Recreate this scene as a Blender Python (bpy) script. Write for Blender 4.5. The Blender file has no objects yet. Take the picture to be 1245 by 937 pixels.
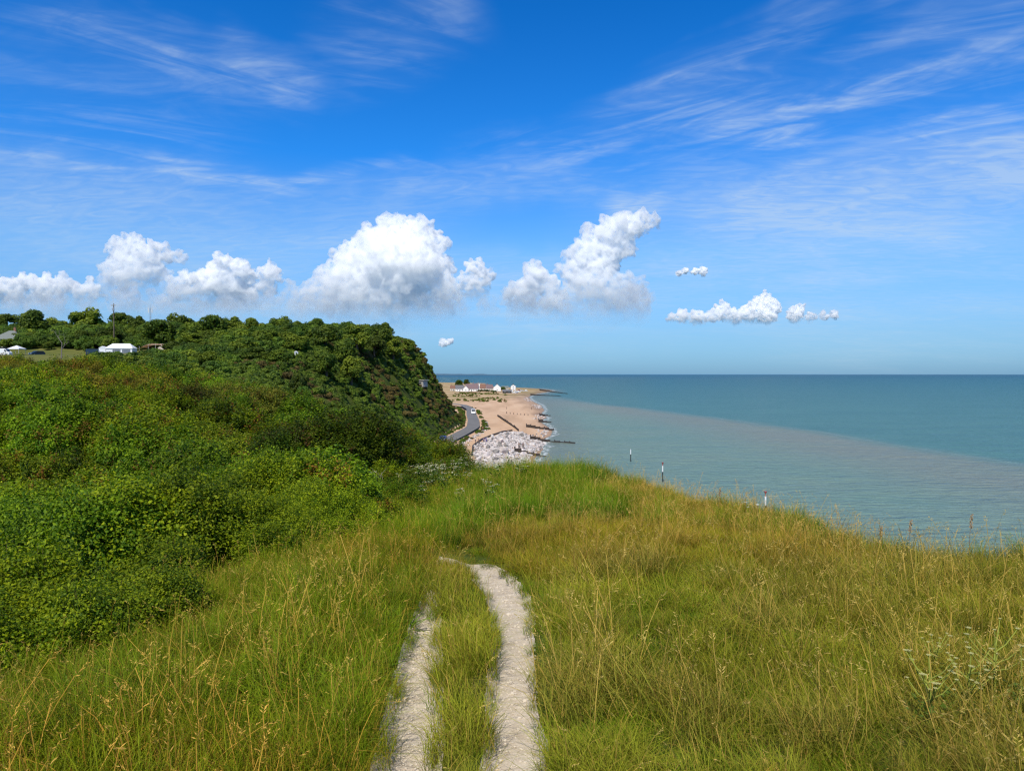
import bpy, bmesh, math, random
import numpy as np
from mathutils import Vector, Matrix

# ------------------------------------------------------------------ scene, camera, light
S = bpy.context.scene
COL = S.collection
R = math.radians
F = 889.0                      # focal length in photo pixels (photo 1245 x 937)
CX, HY = 622.5, 455.0          # principal column, horizon row
EYE = 22.0

cam = bpy.data.cameras.new('camera'); camo = bpy.data.objects.new('camera', cam); COL.objects.link(camo)
S.camera = camo
cam.sensor_fit = 'HORIZONTAL'; cam.sensor_width = 36.0; cam.lens = 36.0 * F / 1245.0
cam.clip_start = 0.05; cam.clip_end = 200000.0
PITCH = math.atan((468.5 - HY) / F)
camo.location = (0, 0, EYE); camo.rotation_euler = (math.pi / 2 - PITCH, 0, 0)

SUN_EL, SUN_AZ = 53.0, -164.0          # degrees; azimuth clockwise from +Y (view direction)
SKY_STRENGTH = 0.09
SUN_STRENGTH = 4.9

S.render.engine = 'CYCLES'
S.cycles.max_bounces = 40; S.cycles.diffuse_bounces = 3; S.cycles.glossy_bounces = 2
S.cycles.transmission_bounces = 4; S.cycles.transparent_max_bounces = 12; S.cycles.volume_bounces = 40
S.cycles.use_denoising = True
S.cycles.pixel_filter_type = 'BLACKMAN_HARRIS'; S.cycles.filter_width = 1.3
try:
    S.cycles.denoising_prefilter = 'NONE'
except Exception:
    pass
S.view_settings.view_transform = 'Standard'; S.view_settings.look = 'None'
S.view_settings.gamma = 1.0; S.view_settings.exposure = 0.0
S.view_settings.use_curve_mapping = False

sd = bpy.data.lights.new('sun', 'SUN'); sd.energy = SUN_STRENGTH; sd.angle = R(0.53); sd.color = (1.0, 0.93, 0.80)
so = bpy.data.objects.new('sun', sd); COL.objects.link(so)
_sv = Vector((math.sin(R(SUN_AZ)) * math.cos(R(SUN_EL)), math.cos(R(SUN_AZ)) * math.cos(R(SUN_EL)), math.sin(R(SUN_EL))))
so.rotation_euler = _sv.to_track_quat('Z', 'Y').to_euler(); so.location = (0, 0, 300)


class NT:
    """tiny node-tree helper"""
    def __init__(s, nt):
        s.nt = nt; s.n = nt.nodes; s.l = nt.links
    def node(s, typ, **kw):
        nd = s.n.new(typ)
        for k, v in kw.items():
            setattr(nd, k, v)
        return nd
    def put(s, sock, v):
        if hasattr(v, 'is_output') or isinstance(v, bpy.types.NodeSocket):
            s.l.new(v, sock)
        elif v is not None:
            if hasattr(sock.default_value, '__len__') and hasattr(v, '__len__') and len(sock.default_value) == 4 and len(v) == 3:
                v = (*v, 1.0)
            sock.default_value = v
    def math(s, op, a, b=None, c=None, clamp=False):
        nd = s.node('ShaderNodeMath', operation=op, use_clamp=clamp)
        for i, v in enumerate((a, b, c)):
            if v is not None: s.put(nd.inputs[i], v)
        return nd.outputs[0]
    def vmath(s, op, a, b=None, out=0):
        nd = s.node('ShaderNodeVectorMath', operation=op)
        for i, v in enumerate((a, b)):
            if v is not None: s.put(nd.inputs[i], v)
        return nd.outputs[out]
    def mix(s, fac, a, b, typ='MIX'):
        nd = s.node('ShaderNodeMix', data_type='RGBA', blend_type=typ)
        s.put(nd.inputs[0], fac); s.put(nd.inputs[6], a); s.put(nd.inputs[7], b)
        return nd.outputs[2]
    def noise(s, vec, scale, detail=4, rough=0.55, dist=0.0, out=0):
        nd = s.node('ShaderNodeTexNoise'); s.put(nd.inputs['Vector'], vec)
        nd.inputs['Scale'].default_value = scale; nd.inputs['Detail'].default_value = detail
        nd.inputs['Roughness'].default_value = rough; nd.inputs['Distortion'].default_value = dist
        return nd.outputs[out]
    def ramp(s, fac, stops, interp='LINEAR'):
        nd = s.node('ShaderNodeValToRGB'); nd.color_ramp.interpolation = interp
        cr = nd.color_ramp
        while len(cr.elements) < len(stops): cr.elements.new(0.5)
        for e, (p, c) in zip(cr.elements, stops):
            e.position = p; e.color = (*c, 1.0) if len(c) == 3 else c
        s.put(nd.inputs[0], fac)
        return nd.outputs[0]
    def smooth(s, v, a, b, x=0.0, y=1.0):
        nd = s.node('ShaderNodeMapRange', interpolation_type='SMOOTHSTEP')
        for i, q in enumerate((v, a, b, x, y)): s.put(nd.inputs[i], q)
        return nd.outputs[0]
    def combine(s, x, y, z):
        nd = s.node('ShaderNodeCombineXYZ')
        for i, v in enumerate((x, y, z)): s.put(nd.inputs[i], v)
        return nd.outputs[0]
    def sep(s, v):
        nd = s.node('ShaderNodeSeparateXYZ'); s.put(nd.inputs[0], v); return nd.outputs


# ------------------------------------------------------------------ world: Nishita sky with thin cirrus
W = bpy.data.worlds.new('World'); S.world = W; W.use_nodes = True
def build_world():
    T = NT(W.node_tree)
    bg = T.n['Background']
    sky = T.node('ShaderNodeTexSky', sky_type='NISHITA', sun_disc=False)
    sky.sun_elevation = R(SUN_EL); sky.sun_rotation = R(SUN_AZ % 360)
    sky.altitude = 20; sky.air_density = 1.0; sky.dust_density = 0.4; sky.ozone_density = 3.0
    geo = T.node('ShaderNodeTexCoord').outputs['Generated']
    x, y, z = T.sep(geo)
    zc = T.math('MAXIMUM', z, 0.0)
    # deep clean-air blue aloft, paler towards the sea horizon
    tint = T.ramp(zc, [(0.0, (0.38, 0.76, 1.42)), (0.05, (0.50, 0.88, 1.42)), (0.16, (0.66, 1.22, 1.78)), (0.28, (0.17, 1.06, 2.05)), (0.45, (0.06, 0.88, 1.85)), (0.62, (0.6, 0.8, 1.1))])
    base = T.mix(1.0, sky.outputs[0], tint, 'MULTIPLY')
    # cirrus on a high layer: direction projected on to a plane, stretched along the wind
    inv = T.math('DIVIDE', 1.0, T.math('ADD', zc, 0.12))
    px = T.math('MULTIPLY', x, inv); py = T.math('MULTIPLY', y, inv)
    def streaks(angle, sx, sy, scale, off, dist):
        c, s_ = math.cos(R(angle)), math.sin(R(angle))
        u = T.math('ADD', T.math('MULTIPLY', px, c), T.math('MULTIPLY', py, s_))
        v = T.math('SUBTRACT', T.math('MULTIPLY', py, c), T.math('MULTIPLY', px, s_))
        vec = T.combine(T.math('ADD', T.math('MULTIPLY', u, sx), off), T.math('MULTIPLY', v, sy), off)
        return T.noise(vec, scale, 6, 0.54, dist)
    # gnomonic direction coordinates about +Y, used to say where each cirrus bank hangs
    yy = T.math('MAXIMUM', y, 0.05)
    gu = T.math('DIVIDE', x, yy); gv = T.math('DIVIDE', z, yy)
    wob = T.noise(geo, 3.0, 4, 0.6)
    wv = T.math('MULTIPLY', T.math('SUBTRACT', wob, 0.5), 0.16)
    front = T.smooth(y, 0.02, 0.2)
    def band(u0, v0, u1, v1, wdt, soft=1.0):
        """soft strip between two directions"""
        du, dv = u1 - u0, v1 - v0; L = math.hypot(du, dv); du /= L; dv /= L
        a = T.math('ADD', T.math('MULTIPLY', T.math('SUBTRACT', gu, u0), du), T.math('MULTIPLY', T.math('SUBTRACT', gv, v0), dv))
        b = T.math('ADD', T.math('SUBTRACT', T.math('MULTIPLY', T.math('SUBTRACT', gv, v0), du), T.math('MULTIPLY', T.math('SUBTRACT', gu, u0), dv)), wv)
        across = T.smooth(T.math('ABSOLUTE', b), 0.0, wdt, 1.0, 0.0)
        e = 0.3 * L
        along = T.math('MULTIPLY', T.smooth(a, -e, e), T.smooth(a, L - e, L + e, 1.0, 0.0))
        return T.math('MULTIPLY', T.math('MULTIPLY', across, along), front)
    def g(px_, py_): return ((px_ - CX) / F, (HY - py_) / F)
    def bd(p, q, wdt): return band(*g(*p), *g(*q), wdt)
    s1 = T.smooth(streaks(-33, 1.0, 3.4, 1.7, 3.1, 1.5), 0.38, 0.78)
    s2 = T.smooth(streaks(28, 1.0, 3.6, 1.6, 9.7, 1.6), 0.38, 0.78)
    s3 = T.smooth(streaks(5, 1.0, 2.0, 0.9, 21.3, 0.6), 0.36, 0.74)
    fine = T.smooth(streaks(-8, 1.0, 2.2, 6.0, 5.5, 1.8), 0.25, 0.8, 0.55, 1.25)
    def total(lst):
        o = lst[0]
        for q in lst[1:]: o = T.math('ADD', o, q)
        return o
    A = total([T.math('MULTIPLY', bd((620, 205), (1000, 110), 0.075), 1.0), bd((860, 160), (1260, 95), 0.10), bd((800, 120), (1000, 20), 0.05),
               T.math('MULTIPLY', bd((1080, 40), (1300, 20), 0.12), 0.6), bd((1120, 175), (1300, 165), 0.06)])
    B = total([bd((-20, 182), (480, 210), 0.022), T.math('MULTIPLY', bd((60, 30), (330, 100), 0.05), 0.8), bd((280, 50), (380, 110), 0.05),
               T.math('MULTIPLY', bd((400, 60), (560, 10), 0.10), 0.8), T.math('MULTIPLY', bd((-60, 90), (260, 150), 0.16), 0.5)])
    Cc = total([T.math('MULTIPLY', bd((800, 285), (1340, 225), 0.12), 1.2), T.math('MULTIPLY', bd((900, 380), (1340, 360), 0.12), 0.5), T.math('MULTIPLY', bd((1000, 200), (1300, 200), 0.06), 0.7),
                T.math('MULTIPLY', bd((-60, 235), (460, 285), 0.11), 0.95), T.math('MULTIPLY', bd((430, 260), (700, 225), 0.05), 0.6), T.math('MULTIPLY', bd((-80, 365), (900, 372), 0.085), 0.75),
                T.math('MULTIPLY', bd((740, 245), (800, 255), 0.03), 0.8)])
    dens = T.math('ADD', T.math('MULTIPLY', A, T.math('ADD', T.math('MULTIPLY', s1, 0.75), 0.10)),
                  T.math('ADD', T.math('MULTIPLY', B, T.math('ADD', T.math('MULTIPLY', s2, 0.75), 0.10)),
                         T.math('MULTIPLY', Cc, T.math('ADD', T.math('MULTIPLY', s3, 0.72), 0.46))))
    dens = T.math('MULTIPLY', dens, fine)
    back = T.math('MULTIPLY', T.math('MULTIPLY', T.math('SUBTRACT', 1.0, front), s3), 0.25)
    dens = T.math('MULTIPLY', T.math('MINIMUM', T.math('ADD', dens, back), 1.0), 0.55)
    col = T.mix(dens, base, (6.6, 8.0, 9.4))
    T.put(bg.inputs[0], col); bg.inputs[1].default_value = SKY_STRENGTH
build_world()

# ------------------------------------------------------------------ helpers
rng = np.random.default_rng(7)
random.seed(7)

def vnoise(x, y, seed=0):
    x = np.asarray(x, float); y = np.asarray(y, float)
    xi = np.floor(x).astype(np.int64); yi = np.floor(y).astype(np.int64)
    fx = x - xi; fy = y - yi
    fx = fx * fx * (3 - 2 * fx); fy = fy * fy * (3 - 2 * fy)
    def h(a, b):
        n = (a * 374761393 + b * 668265263 + seed * 1274126177) & 0xffffffff
        n = ((n ^ (n >> 13)) * 1274126177) & 0xffffffff
        return ((n ^ (n >> 16)) & 0xffff) / 65535.0
    return (h(xi, yi) * (1 - fx) + h(xi + 1, yi) * fx) * (1 - fy) + (h(xi, yi + 1) * (1 - fx) + h(xi + 1, yi + 1) * fx) * fy

def fbm(x, y, seed=0, oct=4):
    s = 0; a = 0.5; t = 0
    for i in range(oct):
        s = s + a * vnoise(np.asarray(x) * 2 ** i, np.asarray(y) * 2 ** i, seed + i * 17); t += a; a *= 0.5
    return s / t

def sst(a, b, v):
    t = np.clip((np.asarray(v, float) - a) / (b - a), 0, 1); return t * t * (3 - 2 * t)

def tag(o, label=None, cat=None, group=None, kind=None):
    if label: o['label'] = label
    if cat: o['category'] = cat
    if group: o['group'] = group
    if kind: o['kind'] = kind
    return o

def link(o, parent=None):
    COL.objects.link(o)
    if parent: o.parent = parent
    return o

def empty(name, loc=(0, 0, 0), rz=0.0):
    o = bpy.data.objects.new(name, None); o.empty_display_size = 0.2
    o.location = loc; o.rotation_euler = (0, 0, rz); COL.objects.link(o); return o

def np_mesh(name, V, faces, mat=None, cols=None, smooth=False):
    """V (n,3); faces (m,k) constant k or list of such arrays; cols (n,3) -> point attribute 'Col'"""
    me = bpy.data.meshes.new(name)
    V = np.ascontiguousarray(V, dtype=np.float32)
    if not isinstance(faces, list): faces = [faces]
    faces = [np.asarray(f, dtype=np.int32) for f in faces if len(f)]
    loops = np.concatenate([f.ravel() for f in faces])
    tot = np.concatenate([np.full(len(f), f.shape[1], np.int32) for f in faces])
    start = np.concatenate([[0], np.cumsum(tot)[:-1]]).astype(np.int32)
    me.vertices.add(len(V)); me.vertices.foreach_set('co', V.ravel())
    me.loops.add(len(loops)); me.loops.foreach_set('vertex_index', loops)
    me.polygons.add(len(tot)); me.polygons.foreach_set('loop_start', start); me.polygons.foreach_set('loop_total', tot)
    if smooth: me.polygons.foreach_set('use_smooth', np.ones(len(tot), bool))
    if cols is not None:
        at = me.attributes.new('Col', 'FLOAT_COLOR', 'POINT')
        c4 = np.ones((len(V), 4), np.float32); c4[:, :3] = cols
        at.data.foreach_set('color', c4.ravel())
    me.update(calc_edges=True); me.validate()
    if mat: me.materials.append(mat)
    return me

def bm_obj(name, bm, mat, parent=None, smooth=False):
    me = bpy.data.meshes.new(name); bmesh.ops.recalc_face_normals(bm, faces=bm.faces[:])
    bm.to_mesh(me); bm.free()
    if smooth:
        for p in me.polygons: p.use_smooth = True
    if mat:
        for m in (mat if isinstance(mat, (list, tuple)) else [mat]): me.materials.append(m)
    return link(bpy.data.objects.new(name, me), parent)

def add_box(bm, c, s, rot=None, bev=0.0):
    r = bmesh.ops.create_cube(bm, size=1.0); vs = r['verts']
    bmesh.ops.scale(bm, vec=s, verts=vs)
    if bev > 0:
        es = list({e for v in vs for e in v.link_edges})
        q = bmesh.ops.bevel(bm, geom=es, offset=bev, segments=2, affect='EDGES', profile=0.6)
        vs = list({v for f in q['faces'] for v in f.verts} | {v for v in vs if v.is_valid})
    if rot: bmesh.ops.rotate(bm, cent=(0, 0, 0), matrix=Matrix.Rotation(rot[0], 3, rot[1]), verts=vs)
    bmesh.ops.translate(bm, vec=c, verts=vs)
    return vs

def add_tube(bm, pts, rad, n=6, cap=True):
    """tapered tube through points; rad scalar or list"""
    pts = [Vector(p) for p in pts]
    rad = rad if hasattr(rad, '__len__') else [rad] * len(pts)
    rings = []
    for i, p in enumerate(pts):
        d = (pts[min(i + 1, len(pts) - 1)] - pts[max(i - 1, 0)]).normalized()
        a = d.orthogonal().normalized() if i == 0 else (rings[-1][1] - d * rings[-1][1].dot(d)).normalized()
        b = d.cross(a)
        vs = [bm.verts.new(p + (a * math.cos(2 * math.pi * k / n) + b * math.sin(2 * math.pi * k / n)) * rad[i]) for k in range(n)]
        rings.append((vs, a))
    for (v0, _), (v1, _) in zip(rings, rings[1:]):
        for k in range(n): bm.faces.new((v0[k], v0[(k + 1) % n], v1[(k + 1) % n], v1[k]))
    if cap:
        bm.faces.new(rings[0][0][::-1]); bm.faces.new(rings[-1][0])

def add_prism(bm, prof, y0, y1):
    """extrude an (x,z) outline along y"""
    a = [bm.verts.new((x, y0, z)) for x, z in prof]; b = [bm.verts.new((x, y1, z)) for x, z in prof]
    n = len(prof)
    bm.faces.new(a); bm.faces.new(b[::-1])
    for i in range(n): bm.faces.new((a[i], b[i], b[(i + 1) % n], a[(i + 1) % n]))

# ------------------------------------------------------------------ materials
MATS = {}
def new_mat(name):
    m = bpy.data.materials.new(name); m.use_nodes = True
    m.node_tree.nodes.clear(); T = NT(m.node_tree)
    out = T.node('ShaderNodeOutputMaterial'); return m, T, out

def plain(name, col, rough=0.6, metal=0.0, var=0.12, scale=6.0, bump=0.0, spec=0.4):
    """solid paint / wood / cloth with mottled wear from object-space noise"""
    if name in MATS: return MATS[name]
    m, T, out = new_mat(name)
    p = T.node('ShaderNodeBsdfPrincipled')
    co = T.node('ShaderNodeTexCoord').outputs['Object']
    n = T.noise(co, scale, 5, 0.6)
    f = T.math('MULTIPLY', T.math('SUBTRACT', n, 0.5), 2 * var)
    v = T.node('ShaderNodeHueSaturation'); T.put(v.inputs['Color'], col); T.put(v.inputs['Value'], T.math('ADD', f, 1.0))
    T.put(p.inputs['Base Color'], v.outputs[0]); p.inputs['Roughness'].default_value = rough
    p.inputs['Metallic'].default_value = metal; p.inputs['Specular IOR Level'].default_value = spec
    if bump:
        b = T.node('ShaderNodeBump'); b.inputs['Strength'].default_value = bump; T.put(b.inputs['Height'], n); T.put(p.inputs['Normal'], b.outputs[0])
    T.l.new(p.outputs[0], out.inputs[0]); MATS[name] = m; return m

def leafy(name, trans=0.32, rough=0.55, tcol=(1.25, 1.35, 0.5), spec=0.25):
    """foliage: per-leaf colour attribute x per-plant tint attribute, light passing through"""
    m, T, out = new_mat(name)
    a = T.node('ShaderNodeAttribute', attribute_name='Col').outputs['Color']
    t = T.node('ShaderNodeAttribute', attribute_name='tint', attribute_type='INSTANCER').outputs['Color']
    c = T.mix(1.0, a, t, 'MULTIPLY')
    p = T.node('ShaderNodeBsdfPrincipled'); T.put(p.inputs['Base Color'], c)
    p.inputs['Roughness'].default_value = rough; p.inputs['Specular IOR Level'].default_value = spec
    tr = T.node('ShaderNodeBsdfTranslucent'); T.put(tr.inputs[0], T.mix(1.0, c, tcol, 'MULTIPLY'))
    mx = T.node('ShaderNodeMixShader'); mx.inputs[0].default_value = trans
    T.l.new(p.outputs[0], mx.inputs[1]); T.l.new(tr.outputs[0], mx.inputs[2]); T.l.new(mx.outputs[0], out.inputs[0])
    return m

def leafy_obj(name, trans=0.3, rough=0.6):
    """foliage for separate plants: leaf colour attribute x the object's own colour"""
    m, T, out = new_mat(name)
    a = T.node('ShaderNodeAttribute', attribute_name='Col').outputs['Color']
    t = T.node('ShaderNodeObjectInfo').outputs['Color']
    c = T.mix(1.0, a, t, 'MULTIPLY')
    p = T.node('ShaderNodeBsdfPrincipled'); T.put(p.inputs['Base Color'], c)
    p.inputs['Roughness'].default_value = rough; p.inputs['Specular IOR Level'].default_value = 0.2
    tr = T.node('ShaderNodeBsdfTranslucent'); T.put(tr.inputs[0], T.mix(1.0, c, (1.25, 1.35, 0.5), 'MULTIPLY'))
    mx = T.node('ShaderNodeMixShader'); mx.inputs[0].default_value = trans
    T.l.new(p.outputs[0], mx.inputs[1]); T.l.new(tr.outputs[0], mx.inputs[2]); T.l.new(mx.outputs[0], out.inputs[0])
    return m

M_GRASS = leafy('grass_blades', 0.35, 0.6, (1.2, 1.2, 0.45), 0.12)
M_LEAF = leafy('scrub_leaves', 0.30, 0.55, (1.25, 1.35, 0.4), 0.14)
M_FAR = leafy('far_leaves', 0.2, 0.6)
M_TREE = leafy_obj('tree_leaves', 0.2)
M_PLANT = leafy_obj('plant_leaves', 0.3)
M_BARK = plain('bark', (0.09, 0.07, 0.05), 0.9, var=0.4, scale=3, bump=0.6)
M_STEM = plain('plant_stem', (0.26, 0.29, 0.05), 0.8, var=0.2, spec=.05)
M_DRYSTEM = plain('dry_stem', (0.20, 0.12, 0.06), 0.8, var=0.2)
M_UMBEL = plain('umbel_white', (0.78, 0.78, 0.68), 0.7, var=0.05)
M_WHITE = plain('white_paint', (0.78, 0.78, 0.76), 0.5, var=0.06)
M_GLASS = plain('dark_glass', (0.02, 0.03, 0.04), 0.08, spec=0.6)
M_TYRE = plain('tyre_rubber', (0.015, 0.015, 0.016), 0.85)
M_RIM = plain('wheel_rim', (0.5, 0.5, 0.52), 0.35, 0.8)
M_LAMP = plain('lamp_lens', (0.75, 0.75, 0.7), 0.15)
M_REDLAMP = plain('red_lens', (0.4, 0.02, 0.02), 0.2)
M_WOOD = plain('weathered_wood', (0.13, 0.10, 0.075), 0.9, var=0.35, scale=2, bump=0.5)
M_WET = plain('wet_wood', (0.045, 0.035, 0.03), 0.6, var=0.3, scale=2, bump=0.5)
M_STEEL = plain('galvanised_steel', (0.42, 0.44, 0.46), 0.45, 0.6)

# ------------------------------------------------------------------ terrain height
RIM_Y = [-40, 0, 6.0, 8.4, 8.9, 9.3, 10.5, 13, 16.5, 19.6, 21.0, 22.4, 25, 30, 40, 60, 100, 150, 190, 230, 262, 290, 320, 380, 470, 700]
RIM_X = [16, 13, 10.2, 8.0, 6.0, 4.9, 4.2, 3.6, 2.8, 1.6, 0.2, -1.2, -1.9, -4.3, -9.5, -22, -40, -50, -47, -41, -38.5, -47, -76, -135, -215, -330]
FOOT_Y = [-40, 0, 10, 20, 30, 60, 100, 150, 211, 281, 315, 345, 400, 470, 700]
FOOT_X = [36, 30, 20, 14, 8, -2, -11, -19, -22, -18.5, -24, -34, -64, -110, -240]
SH_Y = [-60, 60, 120, 161, 190, 215, 232, 246, 262, 285, 310, 340, 372, 400, 450, 520, 600, 690, 780, 880, 1000, 1150, 1400]
SH_X = [34, 24, 15, 4, 5.5, 9, 9.5, 10, 14, 15.5, 15, 13, 18, 15.5, 20, 21, 17, 16, 22, 40, 58, 40, -60]

def rim_x(y): return np.interp(y, RIM_Y, RIM_X)
def foot_x(y): return np.interp(y, FOOT_Y, FOOT_X)
def shore_x(y): return np.interp(y, SH_Y, SH_X)

ROAD_PTS = [(-12, 150), (-17.5, 180), (-19.2, 203), (-16.6, 228), (-13.9, 262), (-15.8, 300), (-19.2, 345), (-22.5, 400), (-30, 450), (-60, 520), (-120, 600)]

def ground(x, y):
    """height of bare ground for any x, y (numpy)"""
    x = np.asarray(x, float); y = np.asarray(y, float)
    yc = np.clip(y, -5, 30)
    top = 20.35 - 0.05 * yc - 0.030 * np.clip(y - 9, 0, 14)
    rise = 0.11 * np.clip(y - 11, 0, 27) * sst(-4.0, -15.5, x)
    dip = 0.95 * (1 - sst(-4.6, -2.7, x)) * (1 - sst(11, 22, y))
    top = top + rise - dip
    top = top + 0.20 * (fbm(x * 0.22, y * 0.22, 3, 3) - 0.5) * sst(1.5, 6, np.hypot(x, y))
    top = top + 0.22 * sst(-0.6, 0.6, x) * np.exp(-((y - 18.6) / 2.0) ** 2)          # hump at the end of the ridge
    top = top + 0.18 * np.exp(-((x + 2.1) / 1.7) ** 2 - ((y - 24.5) / 2.2) ** 2)
    top = top - 0.24 * np.exp(-((x - 5.0) / 1.5) ** 2 - ((y - 9.0) / 1.6) ** 2)
    far = 21.2 + 6.4 * sst(150, 222, y) + 9.2 * sst(222, 310, y) + 5.5 * np.exp(-((x + 62) / 36) ** 2 - ((y - 195) / 62) ** 2)
    far = far + 2.2 * (fbm(x * 0.03, y * 0.03, 11, 3) - 0.5)
    k = sst(36, 120, y)
    top = top * (1 - k) + far * k
    # the scrub ridge falls steadily to the right and towards the gully before the headland
    xn = x / np.maximum(y, 1.0)
    lim = EYE + np.interp(xn, [-.75, -.622, -.475, -.306, -.216, -.14, -.08], [.040, .032, .009, -.021, -.058, -.084, -.104]) * y - np.interp(xn, [-.4, -.2, -.12, -.09, -.07], [1.9, 1.6, 1.25, 1.12, -9.0])
    wl = sst(17, 24, y) * (1 - sst(112, 150, y)) * sst(-.07, -.11, xn)
    top = top * (1 - wl) + np.minimum(top, lim) * wl
    fx = foot_x(y); rx = rim_x(y)
    rx = rx + (fbm(y * 0.09, y * 0 + 1.5, 5, 3) - 0.5) * 7 * sst(40, 140, y) + (fbm(y * 0.7, y * 0 + 3.5, 6, 2) - 0.5) * 0.5
    t = np.clip((x - rx) / np.maximum(fx - rx, 2.0), 0, 1)
    near = 1 - sst(28, 60, y)
    prof_far = 1 - (0.62 * t ** 1.55 + 0.38 * sst(0, 1, t))
    prof_near = 1 - sst(0, 1, np.minimum(1, t * 1.2))
    pr = prof_far * (1 - near) + prof_near * near
    low_foot = 3.2
    z_land = low_foot + (top - low_foot) * pr
    z_land = z_land + 2.4 * (fbm(x * 0.07, y * 0.07, 21, 4) - 0.5) * np.sin(np.pi * t) * (1 - near)
    sx = shore_x(y)
    u = (x - fx) / np.maximum(sx - fx, 3.0)
    z_beach = np.where(u < 1, low_foot * (1 - np.clip(u, 0, 1) ** 1.2) * 0.98 + 0.02, -0.12 * (x - sx)) 
    z_beach = z_beach + 0.25 * np.exp(-((u - 0.62) / 0.07) ** 2) + 0.12 * (fbm(x * 0.12, y * 0.05, 31, 3) - 0.5)
    z = np.where(t >= 1, np.maximum(z_beach, -3.0), z_land)
    # tracks worn into the turf
    dR = track_dist(x, y, TR); dL = track_dist(x, y, TL)
    z = z - 0.075 * (1 - sst(0.6, 1.5, dR)) - 0.075 * (1 - sst(0.6, 1.5, dL))
    return z

# two worn tracks: (x, y, half width)
def gpt(px, py, slope=0.05):
    d = 1.65 / ((py - HY) / F - slope); return ((px - CX) / F * d, d)
def make_track(rows):
    out = []
    for py, a, b in rows:
        xa, d = gpt(a, py); xb, _ = gpt(b, py); out.append(((xa + xb) / 2, d, (xb - xa) / 2))
    return np.array(out)
TR = make_track([(1160, 578, 712), (1020, 590, 682), (937, 593, 663), (868, 595, 648), (800, 601, 645), (752, 601, 645), (724, 592, 637), (705, 577, 622), (692, 563, 609), (682, 545, 590)])
TR = np.vstack([TR, [-0.66, 8.0, 0.17], [-0.98, 8.35, 0.12]])
TL = make_track([(1160, 420, 505), (1020, 452, 520), (937, 465, 527), (868, 478, 529), (820, 489, 531), (790, 497, 531), (770, 503, 531), (752, 509, 531), (735, 514, 530), (715, 517, 529)])

def track_dist(x, y, tr):
    """distance from the track's centre line as a multiple of its half width"""
    x = np.asarray(x, float); y = np.asarray(y, float)
    best = np.full(np.broadcast(x, y).shape, 1e9)
    m = (np.abs(x) < 4) & (y > -1) & (y < 12)
    if not np.any(m): return best
    xs = np.broadcast_to(x, best.shape)[m]; ys = np.broadcast_to(y, best.shape)[m]
    b = np.full(xs.shape, 1e9)
    for (x0, y0, w0), (x1, y1, w1) in zip(tr[:-1], tr[1:]):
        dx, dy = x1 - x0, y1 - y0; L2 = dx * dx + dy * dy
        s = np.clip(((xs - x0) * dx + (ys - y0) * dy) / L2, 0, 1)
        d = np.hypot(xs - x0 - s * dx, ys - y0 - s * dy) / (w0 + s * (w1 - w0))
        b = np.minimum(b, d)
    best[m] = b
    return best

def G(x, y): return float(ground(np.array([x]), np.array([y]))[0])
def at(px, py, d): return Vector(((px - CX) / F * d, d, EYE + (HY - py) / F * d))
def on_ground(px, py, dmin=100, dmax=1500):
    """where the line of sight through a photo pixel meets the ground"""
    d = np.linspace(dmin, dmax, 4000); x = (px - CX) / F * d; z = EYE + (HY - py) / F * d
    h = np.maximum(ground(x, d), 0.0); k = np.argmax(z < h)
    return Vector((x[k], d[k], h[k]))
def foot_pt(px, py, zg):
    """where the line of sight through a photo pixel meets height zg"""
    d = (EYE - zg) * F / (py - HY); return Vector(((px - CX) / F * d, d, zg))

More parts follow.
